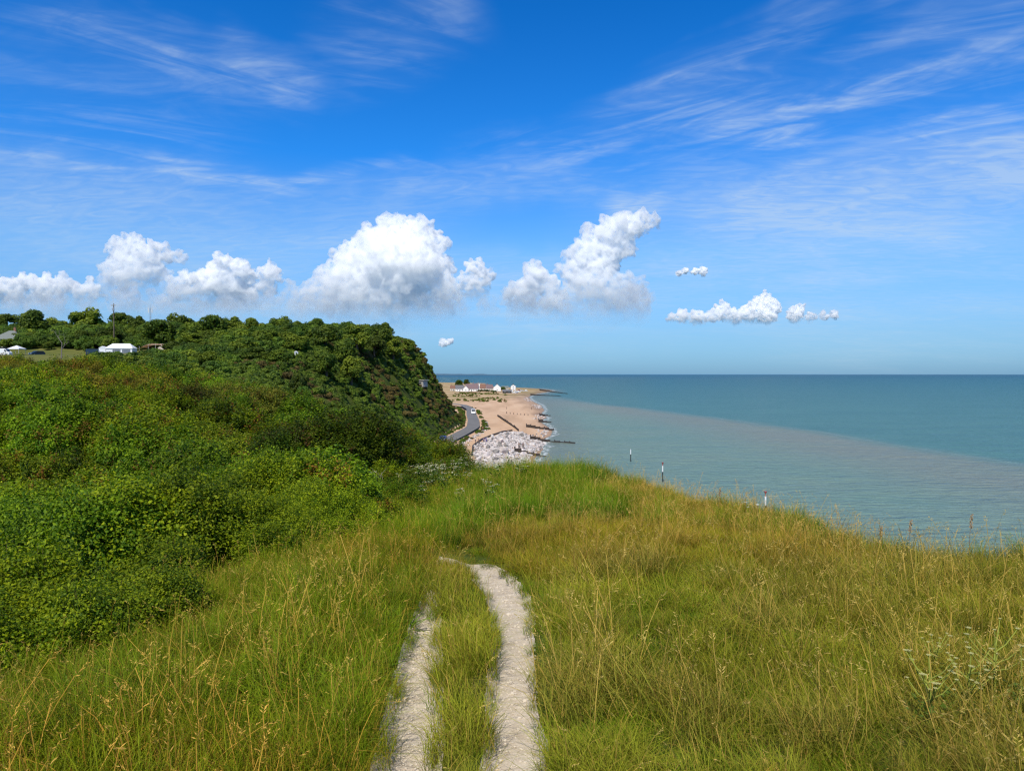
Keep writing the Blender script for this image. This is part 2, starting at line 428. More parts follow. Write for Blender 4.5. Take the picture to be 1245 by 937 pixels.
# ------------------------------------------------------------------ ground sheets
def ground_materials():
    m, T, out = new_mat('turf_and_soil')
    pos = T.node('ShaderNodeNewGeometry').outputs['Position']
    n1 = T.noise(pos, 0.35, 5, 0.6); n2 = T.noise(pos, 9.0, 5, 0.7)
    c = T.ramp(n1, [(0.3, (0.040, 0.065, 0.008)), (0.5, (0.070, 0.100, 0.012)), (0.72, (0.11, 0.105, 0.03))])
    c = T.mix(T.math('MULTIPLY', n2, 0.55), c, (0.03, 0.028, 0.012))
    p = T.node('ShaderNodeBsdfPrincipled'); T.put(p.inputs['Base Color'], c); p.inputs['Roughness'].default_value = 0.95
    p.inputs['Specular IOR Level'].default_value = 0.1
    b = T.node('ShaderNodeBump'); b.inputs['Strength'].default_value = 0.8; b.inputs['Distance'].default_value = 0.05
    T.put(b.inputs['Height'], n2); T.put(p.inputs['Normal'], b.outputs[0]); T.l.new(p.outputs[0], out.inputs[0])
    turf = m
    m, T, out = new_mat('shingle')
    pos = T.node('ShaderNodeNewGeometry').outputs['Position']
    x, y, z = T.sep(pos)
    st = T.combine(x, T.math('MULTIPLY', y, 0.16), 0.0)
    n1 = T.noise(st, 0.10, 5, 0.6, 0.4); n2 = T.noise(pos, 2.2, 4, 0.75); n3 = T.noise(pos, 0.02, 3, 0.5)
    c = T.ramp(n1, [(0.3, (0.46, 0.30, 0.185)), (0.5, (0.58, 0.385, 0.245)), (0.68, (0.64, 0.45, 0.30))])
    grass = T.math('MULTIPLY', T.smooth(T.math('SUBTRACT', y, T.math('MULTIPLY', T.math('ADD', x, 12), 4.0)), 570, 690), T.smooth(n3, 0.3, 0.6))
    c = T.mix(T.math('MULTIPLY', grass, T.smooth(n2, 0.3, 0.6, 0.5, 0.95)), c, (0.24, 0.20, 0.06))
    c = T.mix(T.smooth(n2, 0.35, 0.8, 0.0, 0.35), c, (0.25, 0.18, 0.125))
    wet = T.smooth(T.math('ADD', z, T.math('MULTIPLY', n1, 0.5)), 0.05, 0.75, 0.75, 0.0)
    c = T.mix(wet, c, (0.16, 0.105, 0.07))
    p = T.node('ShaderNodeBsdfPrincipled'); T.put(p.inputs['Base Color'], c)
    T.put(p.inputs['Roughness'], T.math('SUBTRACT', 0.95, T.math('MULTIPLY', wet, 0.5))); p.inputs['Specular IOR Level'].default_value = 0.25
    b = T.node('ShaderNodeBump'); b.inputs['Strength'].default_value = 0.5; b.inputs['Distance'].default_value = 0.3
    T.put(b.inputs['Height'], T.math('ADD', n2, T.math('MULTIPLY', n1, 3.0))); T.put(p.inputs['Normal'], b.outputs[0]); T.l.new(p.outputs[0], out.inputs[0])
    return turf, m
M_TURF, M_SHINGLE = ground_materials()

def build_ground():
    ang = np.radians(np.concatenate([np.linspace(-86, -42, 60)[:-1], np.linspace(-42, 42, 460), np.linspace(42, 86, 60)[1:]]))
    r = np.concatenate([np.geomspace(0.9, 30, 240)[:-1], np.geomspace(30, 420, 330)[:-1], np.geomspace(420, 1800, 90)])
    A, Rr = np.meshgrid(ang, r)
    X = Rr * np.sin(A); Y = Rr * np.cos(A)
    Z = ground(X, Y)
    nr, na = X.shape
    idx = np.arange(nr * na).reshape(nr, na)
    q = np.stack([idx[:-1, :-1], idx[:-1, 1:], idx[1:, 1:], idx[1:, :-1]], -1).reshape(-1, 4)[:, ::-1]
    V = np.stack([X, Y, Z], -1).reshape(-1, 3)
    cx = V[q].mean(1)
    beach = (cx[:, 0] > foot_x(cx[:, 1])) & (cx[:, 1] > 25)
    keep = cx[:, 2] > -2.9
    for nm, sel, mat in (('beach', beach & keep, M_SHINGLE), ('hillside', ~beach & keep, M_TURF)):
        f = q[sel]; u, inv = np.unique(f.ravel(), return_inverse=True)
        me = np_mesh(nm, V[u], inv.reshape(-1, 4), mat, smooth=True)
        tag(link(bpy.data.objects.new(nm, me)), kind='structure')
build_ground()

# ------------------------------------------------------------------ sea
def build_sea():
    m, T, out = new_mat('sea_water')
    pos = T.node('ShaderNodeNewGeometry').outputs['Position']
    x, y, z = T.sep(pos)
    flat = T.combine(x, y, 0.0)
    ly = T.math('LOGARITHM', T.math('MAXIMUM', y, 20.0), 10.0)
    n1 = T.noise(flat, 0.012, 5, 0.6, 0.5)
    n2 = T.noise(T.combine(T.math('MULTIPLY', x, 0.5), y, 0.0), 0.03, 5, 0.65, 0.8)
    # clear deep water -> greener inshore; a turbid chalky plume lies along the coast
    far = T.ramp(T.math('DIVIDE', T.math('SUBTRACT', ly, 2.0), 2.2), [(0.0, (0.092, 0.208, 0.192)), (0.3, (0.070, 0.186, 0.186)), (0.55, (0.036, 0.132, 0.154)), (0.8, (0.016, 0.084, 0.118)), (1.0, (0.012, 0.066, 0.102))])
    far = T.mix(T.math('MULTIPLY', T.smooth(n2, 0.35, 0.7), 0.25), far, (0.02, 0.10, 0.13))
    # plume front: x as a function of y
    fr = T.node('ShaderNodeFloatCurve')
    mp = fr.mapping; cv = mp.curves[0]
    pts = [(0.0, 0.68), (0.17, 0.62), (0.21, 0.60), (0.33, 0.545), (0.45, 0.43), (0.56, 0.30), (0.75, 0.22), (1.0, 0.18)]   # y/1000 -> x/200
    while len(cv.points) < len(pts): cv.points.new(0.5, 0.5)
    for pnt, (a, b) in zip(cv.points, pts): pnt.location = (a, b)
    mp.update()
    T.put(fr.inputs['Value'], T.math('MULTIPLY', y, 0.001, clamp=True))
    edge = T.math('MULTIPLY', fr.outputs[0], 200.0)
    sgn = T.math('SUBTRACT', T.math('ADD', edge, T.math('MULTIPLY', T.math('SUBTRACT', n1, 0.5), 22.0)), x)     # >0 inside plume
    inside = T.smooth(T.math('ADD', sgn, T.math('MULTIPLY', T.math('SUBTRACT', T.noise(flat, .09, 5, .7), .5), 9.0)), -9.0, 13.0)
    near = T.smooth(y, 480, 900, 1.0, 0.0)
    turq = T.mix(T.smooth(n2, 0.3, 0.7), (0.135, 0.232, 0.200), (0.165, 0.245, 0.200))
    brown = T.mix(T.smooth(n2, 0.3, 0.75), (0.190, 0.218, 0.184), (0.172, 0.224, 0.190))
    band = T.math('MULTIPLY', T.smooth(sgn, 20.0, 62.0, 1.0, 0.0), T.smooth(n1, 0.15, 0.5, 0.55, 1.0))
    plume = T.mix(band, turq, brown)
    c = T.mix(T.math('MULTIPLY', inside, near), far, plume)
    # surf line along the shingle
    sh = T.node('ShaderNodeFloatCurve'); cv2 = sh.mapping.curves[0]
    pp = [(yy / 1500.0, (xx + 100) / 200.0) for yy, xx in zip(SH_Y, SH_X) if 60 <= yy <= 1400]
    while len(cv2.points) < len(pp): cv2.points.new(0.5, 0.5)
    for pnt, (a, b) in zip(cv2.points, pp): pnt.location = (a, b); pnt.handle_type = 'VECTOR'
    sh.mapping.update()
    T.put(sh.inputs['Value'], T.math('MULTIPLY', y, 1 / 1500.0, clamp=True))
    ds = T.math('SUBTRACT', x, T.math('SUBTRACT', T.math('MULTIPLY', sh.outputs[0], 200.0), 100.0))
    ds = T.math('ADD', ds, T.math('MULTIPLY', T.math('SUBTRACT', T.noise(flat, 0.11, 4, 0.6), 0.5), 7.0))
    inshore = T.smooth(y, 1000, 1300, 1.0, 0.0)
    shallow = T.math('MULTIPLY', T.smooth(ds, 0.0, 24.0, 0.7, 0.0), inshore)
    c = T.mix(shallow, c, (0.17, 0.19, 0.155))
    foamn = T.noise(T.combine(T.math('MULTIPLY', x, 1.0), T.math('MULTIPLY', y, 0.35), 0.0), 0.8, 5, 0.7)
    foam = T.math('MULTIPLY', T.smooth(T.math('ABSOLUTE', T.math('SUBTRACT', ds, 1.2)), 0.2, 1.8, 0.9, 0.0), T.math('MULTIPLY', T.smooth(foamn, 0.42, 0.62), inshore))
    line = T.math('MULTIPLY', T.math('MULTIPLY', T.smooth(T.math('ABSOLUTE', sgn), 0.0, 1.4, 0.10, 0.0), near), T.smooth(foamn, 0.35, 0.6))
    c = T.mix(T.math('MAXIMUM', foam, line), c, (0.72, 0.75, 0.74))
    p = T.node('ShaderNodeBsdfPrincipled'); T.put(p.inputs['Base Color'], c)
    p.inputs['Roughness'].default_value = 0.32; p.inputs['Specular IOR Level'].default_value = 0.12; p.inputs['IOR'].default_value = 1.33
    # wind ripples, crests roughly along x
    wv = T.combine(T.math('MULTIPLY', x, 0.45), y, 0.0)
    w1 = T.noise(wv, 0.55, 4, 0.65, 0.6); w2 = T.noise(wv, 0.09, 3, 0.6, 0.4)
    b = T.node('ShaderNodeBump'); b.inputs['Strength'].default_value = 1.0; b.inputs['Distance'].default_value = 2.2
    T.put(b.inputs['Height'], T.math('ADD', w1, T.math('MULTIPLY', w2, 1.6))); T.put(p.inputs['Normal'], b.outputs[0])
    T.l.new(p.outputs[0], out.inputs[0])
    V = np.array([(-90000, -300, 0), (90000, -300, 0), (90000, 90000, 0), (-90000, 90000, 0)], float)
    tag(link(bpy.data.objects.new('sea', np_mesh('sea', V, np.array([[0, 1, 2, 3]]), m))), kind='structure')
build_sea()

# ------------------------------------------------------------------ paths and road
def build_paths():
    m, T, out = new_mat('worn_chalk')
    pos = T.node('ShaderNodeNewGeometry').outputs['Position']
    n1 = T.noise(pos, 7.0, 6, 0.75); n2 = T.noise(pos, 75.0, 4, 0.7); n3 = T.noise(pos, 2.2, 4, 0.6)
    v = T.node('ShaderNodeTexVoronoi'); T.put(v.inputs['Vector'], pos); v.inputs['Scale'].default_value = 55
    c = T.ramp(n1, [(0.25, (0.36, 0.295, 0.215)), (0.5, (0.53, 0.455, 0.36)), (0.75, (0.65, 0.58, 0.49))])
    c = T.mix(T.smooth(n2, 0.45, 0.75, 0, 0.5), c, (0.22, 0.175, 0.125))
    c = T.mix(T.smooth(v.outputs['Distance'], 0.0, 0.35, 0.35, 0.0), c, (0.62, 0.585, 0.53))
    c = T.mix(T.smooth(n3, 0.55, 0.75, 0, 0.45), c, (0.25, 0.21, 0.13))
    p = T.node('ShaderNodeBsdfPrincipled'); T.put(p.inputs['Base Color'], c); p.inputs['Roughness'].default_value = 0.95
    p.inputs['Specular IOR Level'].default_value = 0.1
    b = T.node('ShaderNodeBump'); b.inputs['Strength'].default_value = 0.5; b.inputs['Distance'].default_value = 0.010
    T.put(b.inputs['Height'], T.math('ADD', n2, T.math('MULTIPLY', n1, 2.0))); T.put(p.inputs['Normal'], b.outputs[0]); T.l.new(p.outputs[0], out.inputs[0])
    for nm, tr in (('path', TR), ('path', TL)):
        seg = np.concatenate([[0], np.cumsum(np.hypot(np.diff(tr[:, 0]), np.diff(tr[:, 1])))])
        s = np.arange(0, seg[-1], 0.035)
        def cub(k):
            v = np.interp(s, seg, tr[:, k]); ker = np.ones(9) / 9
            return np.convolve(np.pad(v, 4, 'edge'), ker, 'valid')
        cx, cy, w = cub(0), cub(1), cub(2) * (1.22 if tr is TR else 1.4)
        tx, ty = np.gradient(cx), np.gradient(cy); L = np.hypot(tx, ty); nx, ny = ty / L, -tx / L
        U = np.linspace(-1, 1, 15)
        wl = w * (1 + 0.22 * (fbm(s * 6, s * 0 + 1, 41) - 0.5)); wr = w * (1 + 0.22 * (fbm(s * 6, s * 0 + 7, 43) - 0.5))
        off = np.where(U[None] < 0, U[None] * wl[:, None], U[None] * wr[:, None])
        X = cx[:, None] + nx[:, None] * off; Y = cy[:, None] + ny[:, None] * off
        Z = ground(X, Y) + 0.014 + 0.008 * (fbm(X * 14, Y * 14, 51, 3) - 0.5)
        n, k = X.shape; idx = np.arange(n * k).reshape(n, k)
        q = np.stack([idx[:-1, :-1], idx[:-1, 1:], idx[1:, 1:], idx[1:, :-1]], -1).reshape(-1, 4)
        me = np_mesh(nm, np.stack([X, Y, Z], -1).reshape(-1, 3), q, m, smooth=True)
        tag(link(bpy.data.objects.new(nm, me)), kind='structure')
build_paths()

def ribbon(pts, width, step, dz):
    pts = np.array(pts, float); seg = np.concatenate([[0], np.cumsum(np.hypot(*np.diff(pts, axis=0).T))])
    s = np.arange(0, seg[-1], step)
    def sm(v):
        k = int(18 / step) | 1; return np.convolve(np.pad(v, k // 2, 'edge'), np.ones(k) / k, 'valid')
    cx, cy = sm(np.interp(s, seg, pts[:, 0])), sm(np.interp(s, seg, pts[:, 1]))
    tx, ty = np.gradient(cx), np.gradient(cy); L = np.hypot(tx, ty); nx, ny = ty / L, -tx / L
    U = np.linspace(-.5, .5, 7) * width
    X = cx[:, None] + nx[:, None] * U; Y = cy[:, None] + ny[:, None] * U
    Zc = np.clip(ground(cx, cy) + .1, 3.1, 3.5); Z = np.repeat(Zc[:, None], 7, 1) + dz
    n, k = X.shape; idx = np.arange(n * k).reshape(n, k)
    q = np.stack([idx[:-1, :-1], idx[:-1, 1:], idx[1:, 1:], idx[1:, :-1]], -1).reshape(-1, 4)
    return np.stack([X, Y, Z], -1).reshape(-1, 3), q, (cx, cy, Zc)
def build_road():
    m, T, out = new_mat('worn_asphalt')
    pos = T.node('ShaderNodeNewGeometry').outputs['Position']
    c = T.ramp(T.noise(pos, 0.4, 6, 0.65), [(0.3, (0.115, 0.115, 0.12)), (0.7, (0.18, 0.175, 0.17))])
    p = T.node('ShaderNodeBsdfPrincipled'); T.put(p.inputs['Base Color'], c); p.inputs['Roughness'].default_value = 0.9
    T.l.new(p.outputs[0], out.inputs[0])
    V, q, cl = ribbon(ROAD_PTS, 4.7, 2.0, 0.12)
    tag(link(bpy.data.objects.new('road', np_mesh('road', V, q, m, smooth=True))), kind='structure')
    return cl
ROAD_CL = build_road()

# ------------------------------------------------------------------ scattering of plant clumps (geometry nodes, one object each)
def proto_collection(name, meshes):
    c = bpy.data.collections.new(name)
    for i, me in enumerate(meshes):
        o = bpy.data.objects.new('%s_%02d' % (name, i), me); c.objects.link(o)
    return c

def scatter(name, coll, pts, rotz, scale, tint, idx, tilt=None, label=None, cat=None):
    n = len(pts)
    me = bpy.data.meshes.new(name); me.vertices.add(n); me.vertices.foreach_set('co', np.ascontiguousarray(pts, np.float32).ravel())
    rot = np.zeros((n, 3), np.float32); rot[:, 2] = rotz
    if tilt is not None: rot[:, :2] = tilt
    sc = np.asarray(scale, np.float32); sc = np.repeat(sc[:, None], 3, 1) if sc.ndim == 1 else sc
    for an, ty, da, key in (('rot', 'FLOAT_VECTOR', rot, 'vector'), ('scl', 'FLOAT_VECTOR', sc, 'vector'), ('which', 'INT', np.asarray(idx, np.int32), 'value')):
        a = me.attributes.new(an, ty, 'POINT'); a.data.foreach_set(key, np.ascontiguousarray(da).ravel())
    a = me.attributes.new('tint', 'FLOAT_COLOR', 'POINT'); c4 = np.ones((n, 4), np.float32); c4[:, :3] = tint; a.data.foreach_set('color', c4.ravel())
    o = link(bpy.data.objects.new(name, me))
    ng = bpy.data.node_groups.new(name + '_scatter', 'GeometryNodeTree')
    ng.interface.new_socket('Geometry', in_out='INPUT', socket_type='NodeSocketGeometry')
    ng.interface.new_socket('Geometry', in_out='OUTPUT', socket_type='NodeSocketGeometry')
    N, L = ng.nodes, ng.links
    gi = N.new('NodeGroupInput'); go = N.new('NodeGroupOutput')
    ci = N.new('GeometryNodeCollectionInfo'); ci.inputs['Collection'].default_value = coll
    ci.inputs['Separate Children'].default_value = True; ci.inputs['Reset Children'].default_value = True
    ip = N.new('GeometryNodeInstanceOnPoints'); ip.inputs['Pick Instance'].default_value = True
    def attr(nm, ty):
        q = N.new('GeometryNodeInputNamedAttribute'); q.data_type = ty; q.inputs['Name'].default_value = nm
        return q.outputs['Attribute']
    L.new(gi.outputs[0], ip.inputs['Points']); L.new(ci.outputs[0], ip.inputs['Instance'])
    L.new(attr('which', 'INT'), ip.inputs['Instance Index'])
    e2r = N.new('FunctionNodeEulerToRotation'); L.new(attr('rot', 'FLOAT_VECTOR'), e2r.inputs[0]); L.new(e2r.outputs[0], ip.inputs['Rotation'])
    L.new(attr('scl', 'FLOAT_VECTOR'), ip.inputs['Scale'])
    L.new(ip.outputs[0], go.inputs[0])
    md = o.modifiers.new('scatter', 'NODES'); md.node_group = ng
    tag(o, label, cat, kind='stuff')
    return o

# ------------------------------------------------------------------ grass clumps
def blades(n, rad, h0, h1, w, lean, droop, c_base, c_tip, r, straw=0.0, c_straw=(0.36, 0.225, 0.045)):
    """n curved tapering blades in a tuft"""
    a = r.uniform(0, 2 * np.pi, n); q = np.sqrt(r.uniform(0, 1, n)) * rad
    bx, by = q * np.cos(a), q * np.sin(a)
    h = r.uniform(h0, h1, n); dirn = r.uniform(0, 2 * np.pi, n); ln = np.abs(r.normal(0, lean, n)) + 0.03
    dr = np.abs(r.normal(droop, droop * 0.5, n))
    dx, dy = np.cos(dirn), np.sin(dirn); px, py = -dy, dx
    ww = w * r.uniform(0.6, 1.3, n)
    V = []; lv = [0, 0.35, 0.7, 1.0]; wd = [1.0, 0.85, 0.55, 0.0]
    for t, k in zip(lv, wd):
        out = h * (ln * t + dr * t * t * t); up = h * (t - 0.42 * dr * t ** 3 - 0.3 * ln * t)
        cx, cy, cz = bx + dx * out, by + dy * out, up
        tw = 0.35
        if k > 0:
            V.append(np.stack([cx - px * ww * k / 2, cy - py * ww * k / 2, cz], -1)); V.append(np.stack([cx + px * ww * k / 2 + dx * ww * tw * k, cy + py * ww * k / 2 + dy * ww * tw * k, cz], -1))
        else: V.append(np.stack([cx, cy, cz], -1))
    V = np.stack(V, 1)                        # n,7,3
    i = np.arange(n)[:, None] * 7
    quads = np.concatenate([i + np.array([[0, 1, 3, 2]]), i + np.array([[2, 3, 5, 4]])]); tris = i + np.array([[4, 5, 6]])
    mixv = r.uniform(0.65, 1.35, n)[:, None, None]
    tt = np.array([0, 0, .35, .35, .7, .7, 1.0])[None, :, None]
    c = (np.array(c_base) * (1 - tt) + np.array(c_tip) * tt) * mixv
    st = (r.uniform(0, 1, n) < straw)[:, None, None]
    c = np.where(st, np.array(c_straw) * r.uniform(0.7, 1.25, n)[:, None, None] * (0.65 + 0.45 * tt), c)
    return V.reshape(-1, 3), quads, tris, c.reshape(-1, 3)

def stalks(n, rad, h0, h1, lean, col, headcol, r, head=0.09, hw=0.006):
    """flowering grass stalks: thin stem bending over to a feathery seed head"""
    Vs, Q, Cc = [], [], []; k = 0
    for i in range(n):
        a = r.uniform(0, 2 * np.pi); q = math.sqrt(r.uniform()) * rad; b = np.array([q * math.cos(a), q * math.sin(a), 0.0])
        h = r.uniform(h0, h1); d = r.uniform(0, 2 * np.pi); D = np.array([math.cos(d), math.sin(d), 0]); P = np.array([-D[1], D[0], 0]); l = abs(r.normal(0, lean)) + 0.04
        w = 0.0022; cl = np.array(col) * r.uniform(0.75, 1.25); hc = np.array(headcol) * r.uniform(0.75, 1.25)
        pts = [b + D * h * l * t * t + np.array([0, 0, h * t * (1 - 0.2 * l)]) for t in (0, .4, .75, 1.0)]
        for s in range(3):
            Vs += [pts[s] - P * w, pts[s] + P * w, pts[s + 1] + P * w, pts[s + 1] - P * w]; Q.append([k, k + 1, k + 2, k + 3]); k += 4; Cc += [cl] * 4
        hd = head * r.uniform(0.7, 1.4); ax = (pts[3] - pts[2]); ax /= np.linalg.norm(ax); ax = ax + D * 0.5 + np.array([0, 0, -0.1]); ax /= np.linalg.norm(ax)
        for j in range(9):                              # spikelets along the head
            t = j / 9; s0 = pts[3] + ax * hd * t; sd_ = P * (1 if j % 2 else -1) + ax * 1.1 + r.normal(0, 0.35, 3); sd_ /= np.linalg.norm(sd_)
            ln = hd * 0.34 * (1.1 - 0.6 * t); sw = np.cross(sd_, r.normal(0, 1, 3)); sw = sw / np.linalg.norm(sw) * hw * 0.5
            Vs += [s0, s0 + sd_ * ln * .5 + sw, s0 + sd_ * ln, s0 + sd_ * ln * .5 - sw]; Q.append([k, k + 1, k + 2, k + 3]); k += 4; Cc += [hc] * 4
    return np.array(Vs), np.array(Q), np.array(Cc)

def tuft(name, seed, parts):
    r = np.random.default_rng(seed); V, F4, F3, C = [], [], [], []; off = 0
    for kind, kw in parts:
        if kind == 'b':
            v, q, t, c = blades(r=r, **kw); F3.append(t + off)
        else:
            v, q, c = stalks(r=r, **kw)
        V.append(v); F4.append(q + off); C.append(c); off += len(v)
    return np_mesh(name, np.concatenate(V), [np.concatenate(F4)] + ([np.concatenate(F3)] if F3 else []), M_GRASS, np.concatenate(C))

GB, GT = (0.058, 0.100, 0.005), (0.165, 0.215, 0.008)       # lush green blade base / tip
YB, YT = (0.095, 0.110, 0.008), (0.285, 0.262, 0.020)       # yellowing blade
STRAW, HEAD = (0.36, 0.225, 0.05), (0.44, 0.29, 0.085)
def grass_protos():
    P = []
    # 0-3 short meadow turf, green
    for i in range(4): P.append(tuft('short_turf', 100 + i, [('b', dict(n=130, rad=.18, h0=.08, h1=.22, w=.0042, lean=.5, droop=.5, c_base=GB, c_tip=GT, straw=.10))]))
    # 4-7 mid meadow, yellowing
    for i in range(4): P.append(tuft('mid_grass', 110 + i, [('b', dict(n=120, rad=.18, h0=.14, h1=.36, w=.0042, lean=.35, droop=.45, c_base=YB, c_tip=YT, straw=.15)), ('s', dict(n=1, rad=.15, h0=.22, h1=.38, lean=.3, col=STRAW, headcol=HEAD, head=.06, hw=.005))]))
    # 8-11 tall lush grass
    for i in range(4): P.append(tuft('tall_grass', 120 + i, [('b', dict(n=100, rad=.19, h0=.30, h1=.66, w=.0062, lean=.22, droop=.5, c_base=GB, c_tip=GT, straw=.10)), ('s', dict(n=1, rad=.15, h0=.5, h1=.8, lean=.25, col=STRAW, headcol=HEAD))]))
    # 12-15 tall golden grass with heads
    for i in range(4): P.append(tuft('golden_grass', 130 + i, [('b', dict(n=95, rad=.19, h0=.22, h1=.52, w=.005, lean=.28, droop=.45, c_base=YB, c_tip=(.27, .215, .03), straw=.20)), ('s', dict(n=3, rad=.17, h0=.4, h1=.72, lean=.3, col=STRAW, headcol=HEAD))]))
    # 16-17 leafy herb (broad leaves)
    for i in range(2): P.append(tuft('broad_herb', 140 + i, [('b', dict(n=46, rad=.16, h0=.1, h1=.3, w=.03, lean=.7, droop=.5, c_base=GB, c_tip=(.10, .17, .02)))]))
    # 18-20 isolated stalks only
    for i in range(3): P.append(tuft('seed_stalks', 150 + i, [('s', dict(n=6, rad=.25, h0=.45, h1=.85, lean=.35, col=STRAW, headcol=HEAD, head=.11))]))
    return P
GRASS = proto_collection('grass_clump', grass_protos())

def bush_edge(y):
    """x of the scrub margin; scrub lies to the left of it"""
    return np.interp(y, [3.0, 3.6, 4.4, 5.0, 6.7, 10.4, 14.6, 17.5, 20, 22.5, 30], [-3.4, -2.95, -2.7, -2.55, -2.2, -1.9, -2.05, -2.3, -2.0, -1.0, -1.3]) + 0.7 * (fbm(np.asarray(y) * 0.55, np.asarray(y) * 0 + 2.2, 61, 3) - 0.5)

def build_grass():
    r = np.random.default_rng(11)
    n = 80000
    # points over the open cliff top, denser close to the viewer
    y = r.uniform(1.6, 24, n); x = r.uniform(-8, 11, n)
    inside = (x < rim_x(y) + 0.9) & (np.abs(x) < 0.78 * y + 1.3) & (x > bush_edge(y) - 0.55)
    d = np.hypot(x, y)
    dens = np.interp(d, [2, 6, 10, 16, 24], [78, 70, 48, 34, 25]) / (n / (22.4 * 19))
    keep = inside & (r.uniform(0, 1, n) < dens)
    x, y, d = x[keep], y[keep], d[keep]
    dR, dL = track_dist(x, y, TR), track_dist(x, y, TL)
    e = 1.0 + 0.12 * (fbm(x * 5, y * 5, 71, 2) - 0.5) * 2
    ok = (dR > e + 0.14) & (dL > e + 0.22)
    x, y, d, dR, dL = x[ok], y[ok], d[ok], dR[ok], dL[ok]
    n = len(x)
    u = r.uniform(0, 1, n); pn = fbm(x * 0.55, y * 0.55, 81, 3); pn2 = fbm(x * 1.5, y * 1.5, 83, 3)
    xl = np.interp(y, TL[:, 1], TL[:, 0]); xr = np.interp(y, TR[:, 1], TR[:, 0])
    rimd = rim_x(y) - x
    left = (x < xl - 0.12) & (y < 8.2) | (x < -0.9) & (y >= 8.2)
    mid = (~left) & (x < xr) & (y < 8.3)
    endz = ((y > 11.5 + 3 * (pn2 - .5)) & (x < 1.5 + 4 * (pn - .5))) | ((y > 8.8) & (x < -0.75 + .35 * (y - 8.8)))
    near_rim = (rimd < 1.7 + 1.2 * (pn - 0.5)) & ~endz
    which = np.where(u < 0.45, r.integers(0, 4, n), r.integers(4, 8, n))
    which = np.where(pn + 0.25 * (u - 0.5) > 0.56, r.integers(4, 8, n), which)
    straw_patch = (pn2 > 0.56) & (u > 0.55)
    which = np.where(straw_patch & (d > 3.6), r.integers(12, 16, n), which)
    scale = r.uniform(0.5, 0.85, n)
    # right-hand foreground gets ranker
    rank = (x > 1.9 + 0.08 * y) & (d < 9) & (u > 0.50)
    which = np.where(rank, np.where(u > 0.72, r.integers(12, 16, n), r.integers(4, 8, n)), which)
    which = np.where(near_rim, np.where(u > 0.55, r.integers(12, 16, n), np.where(u > .2, r.integers(4, 8, n), r.integers(8, 12, n))), which)
    scale = np.where(near_rim, r.uniform(.38, .68, n), scale)
    which = np.where(mid, np.where(u > 0.35, r.integers(4, 8, n), r.integers(0, 4, n)), which)
    scale = np.where(mid, r.uniform(0.55, 0.92, n), scale)
    which = np.where(left, np.where(u < .64, r.integers(8, 12, n), np.where(u < .88, r.integers(12, 16, n), r.integers(16, 18, n))), which)
    scale = np.where(left, r.uniform(0.48, 0.85, n) * (0.6 + 0.4 * sst(0.0, 0.7, xl - x)) * (0.62 + 0.38 * sst(0.2, 1.3, x - bush_edge(y))), scale)
    which = np.where(endz & (u > 0.15), np.where(u < .8, r.integers(8, 12, n), r.integers(16, 18, n)), which)
    # along the track edges grass is short and trampled
    edge_t = np.minimum(dR, dL)
    verge = edge_t < 1.75; which = np.where(verge, np.where(u < .5, r.integers(0, 4, n), r.integers(4, 8, n)), which); scale = np.where(verge, np.interp(edge_t, [1.1, 1.75], [.36, .72]) * np.interp(y, [6, 8], [1, 1.5]) * r.uniform(.85, 1.2, n), scale)
    st = (r.uniform(0, 1, n) < np.where(near_rim, .11, np.where(left, 0.035, 0.02))); which = np.where(st & (edge_t > 3), r.integers(18, 21, n), which)
    scale = scale * np.interp(d, [3, 20], [1.0, 1.25])
    wob = fbm(x * 0.8 + 9, y * 0.8, 91, 3)[:, None]; wob2 = fbm(x * 0.35 + 4, y * 0.35, 95, 3)[:, None]
    tint = (0.98 + 0.74 * wob) * np.array([1.03, 1, 0.9]) * np.where(wob2 > .5, [[1.02, 1.0, 0.9]], [[0.92, 1.03, 1.0]])
    tint = np.where((endz)[:, None], tint * np.array([0.88, 1.02, 0.9]), tint)
    tint = np.where((left)[:, None], tint * np.array([1.10, 1.03, 0.85]), tint)
    dry = near_rim[:, None] | straw_patch[:, None]
    tint = np.where(dry, tint * np.array([1.04, 1.05, 1.2]), tint)
    z = ground(x, y) - 0.015
    tilt = r.normal(0, 0.12, (n, 2)); tilt[:, 1] += 0.10 + 0.5 * (fbm(x * 1.1, y * 1.1, 97, 2) - .5); tilt[:, 0] += 0.5 * (fbm(x * 1.1 + 31, y * 1.1, 99, 2) - .5)
    scale = scale * (0.72 + 0.56 * fbm(x * 1.7, y * 1.7, 101, 3))
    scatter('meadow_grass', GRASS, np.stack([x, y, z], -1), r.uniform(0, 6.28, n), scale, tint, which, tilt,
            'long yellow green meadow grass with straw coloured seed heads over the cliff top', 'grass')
build_grass()

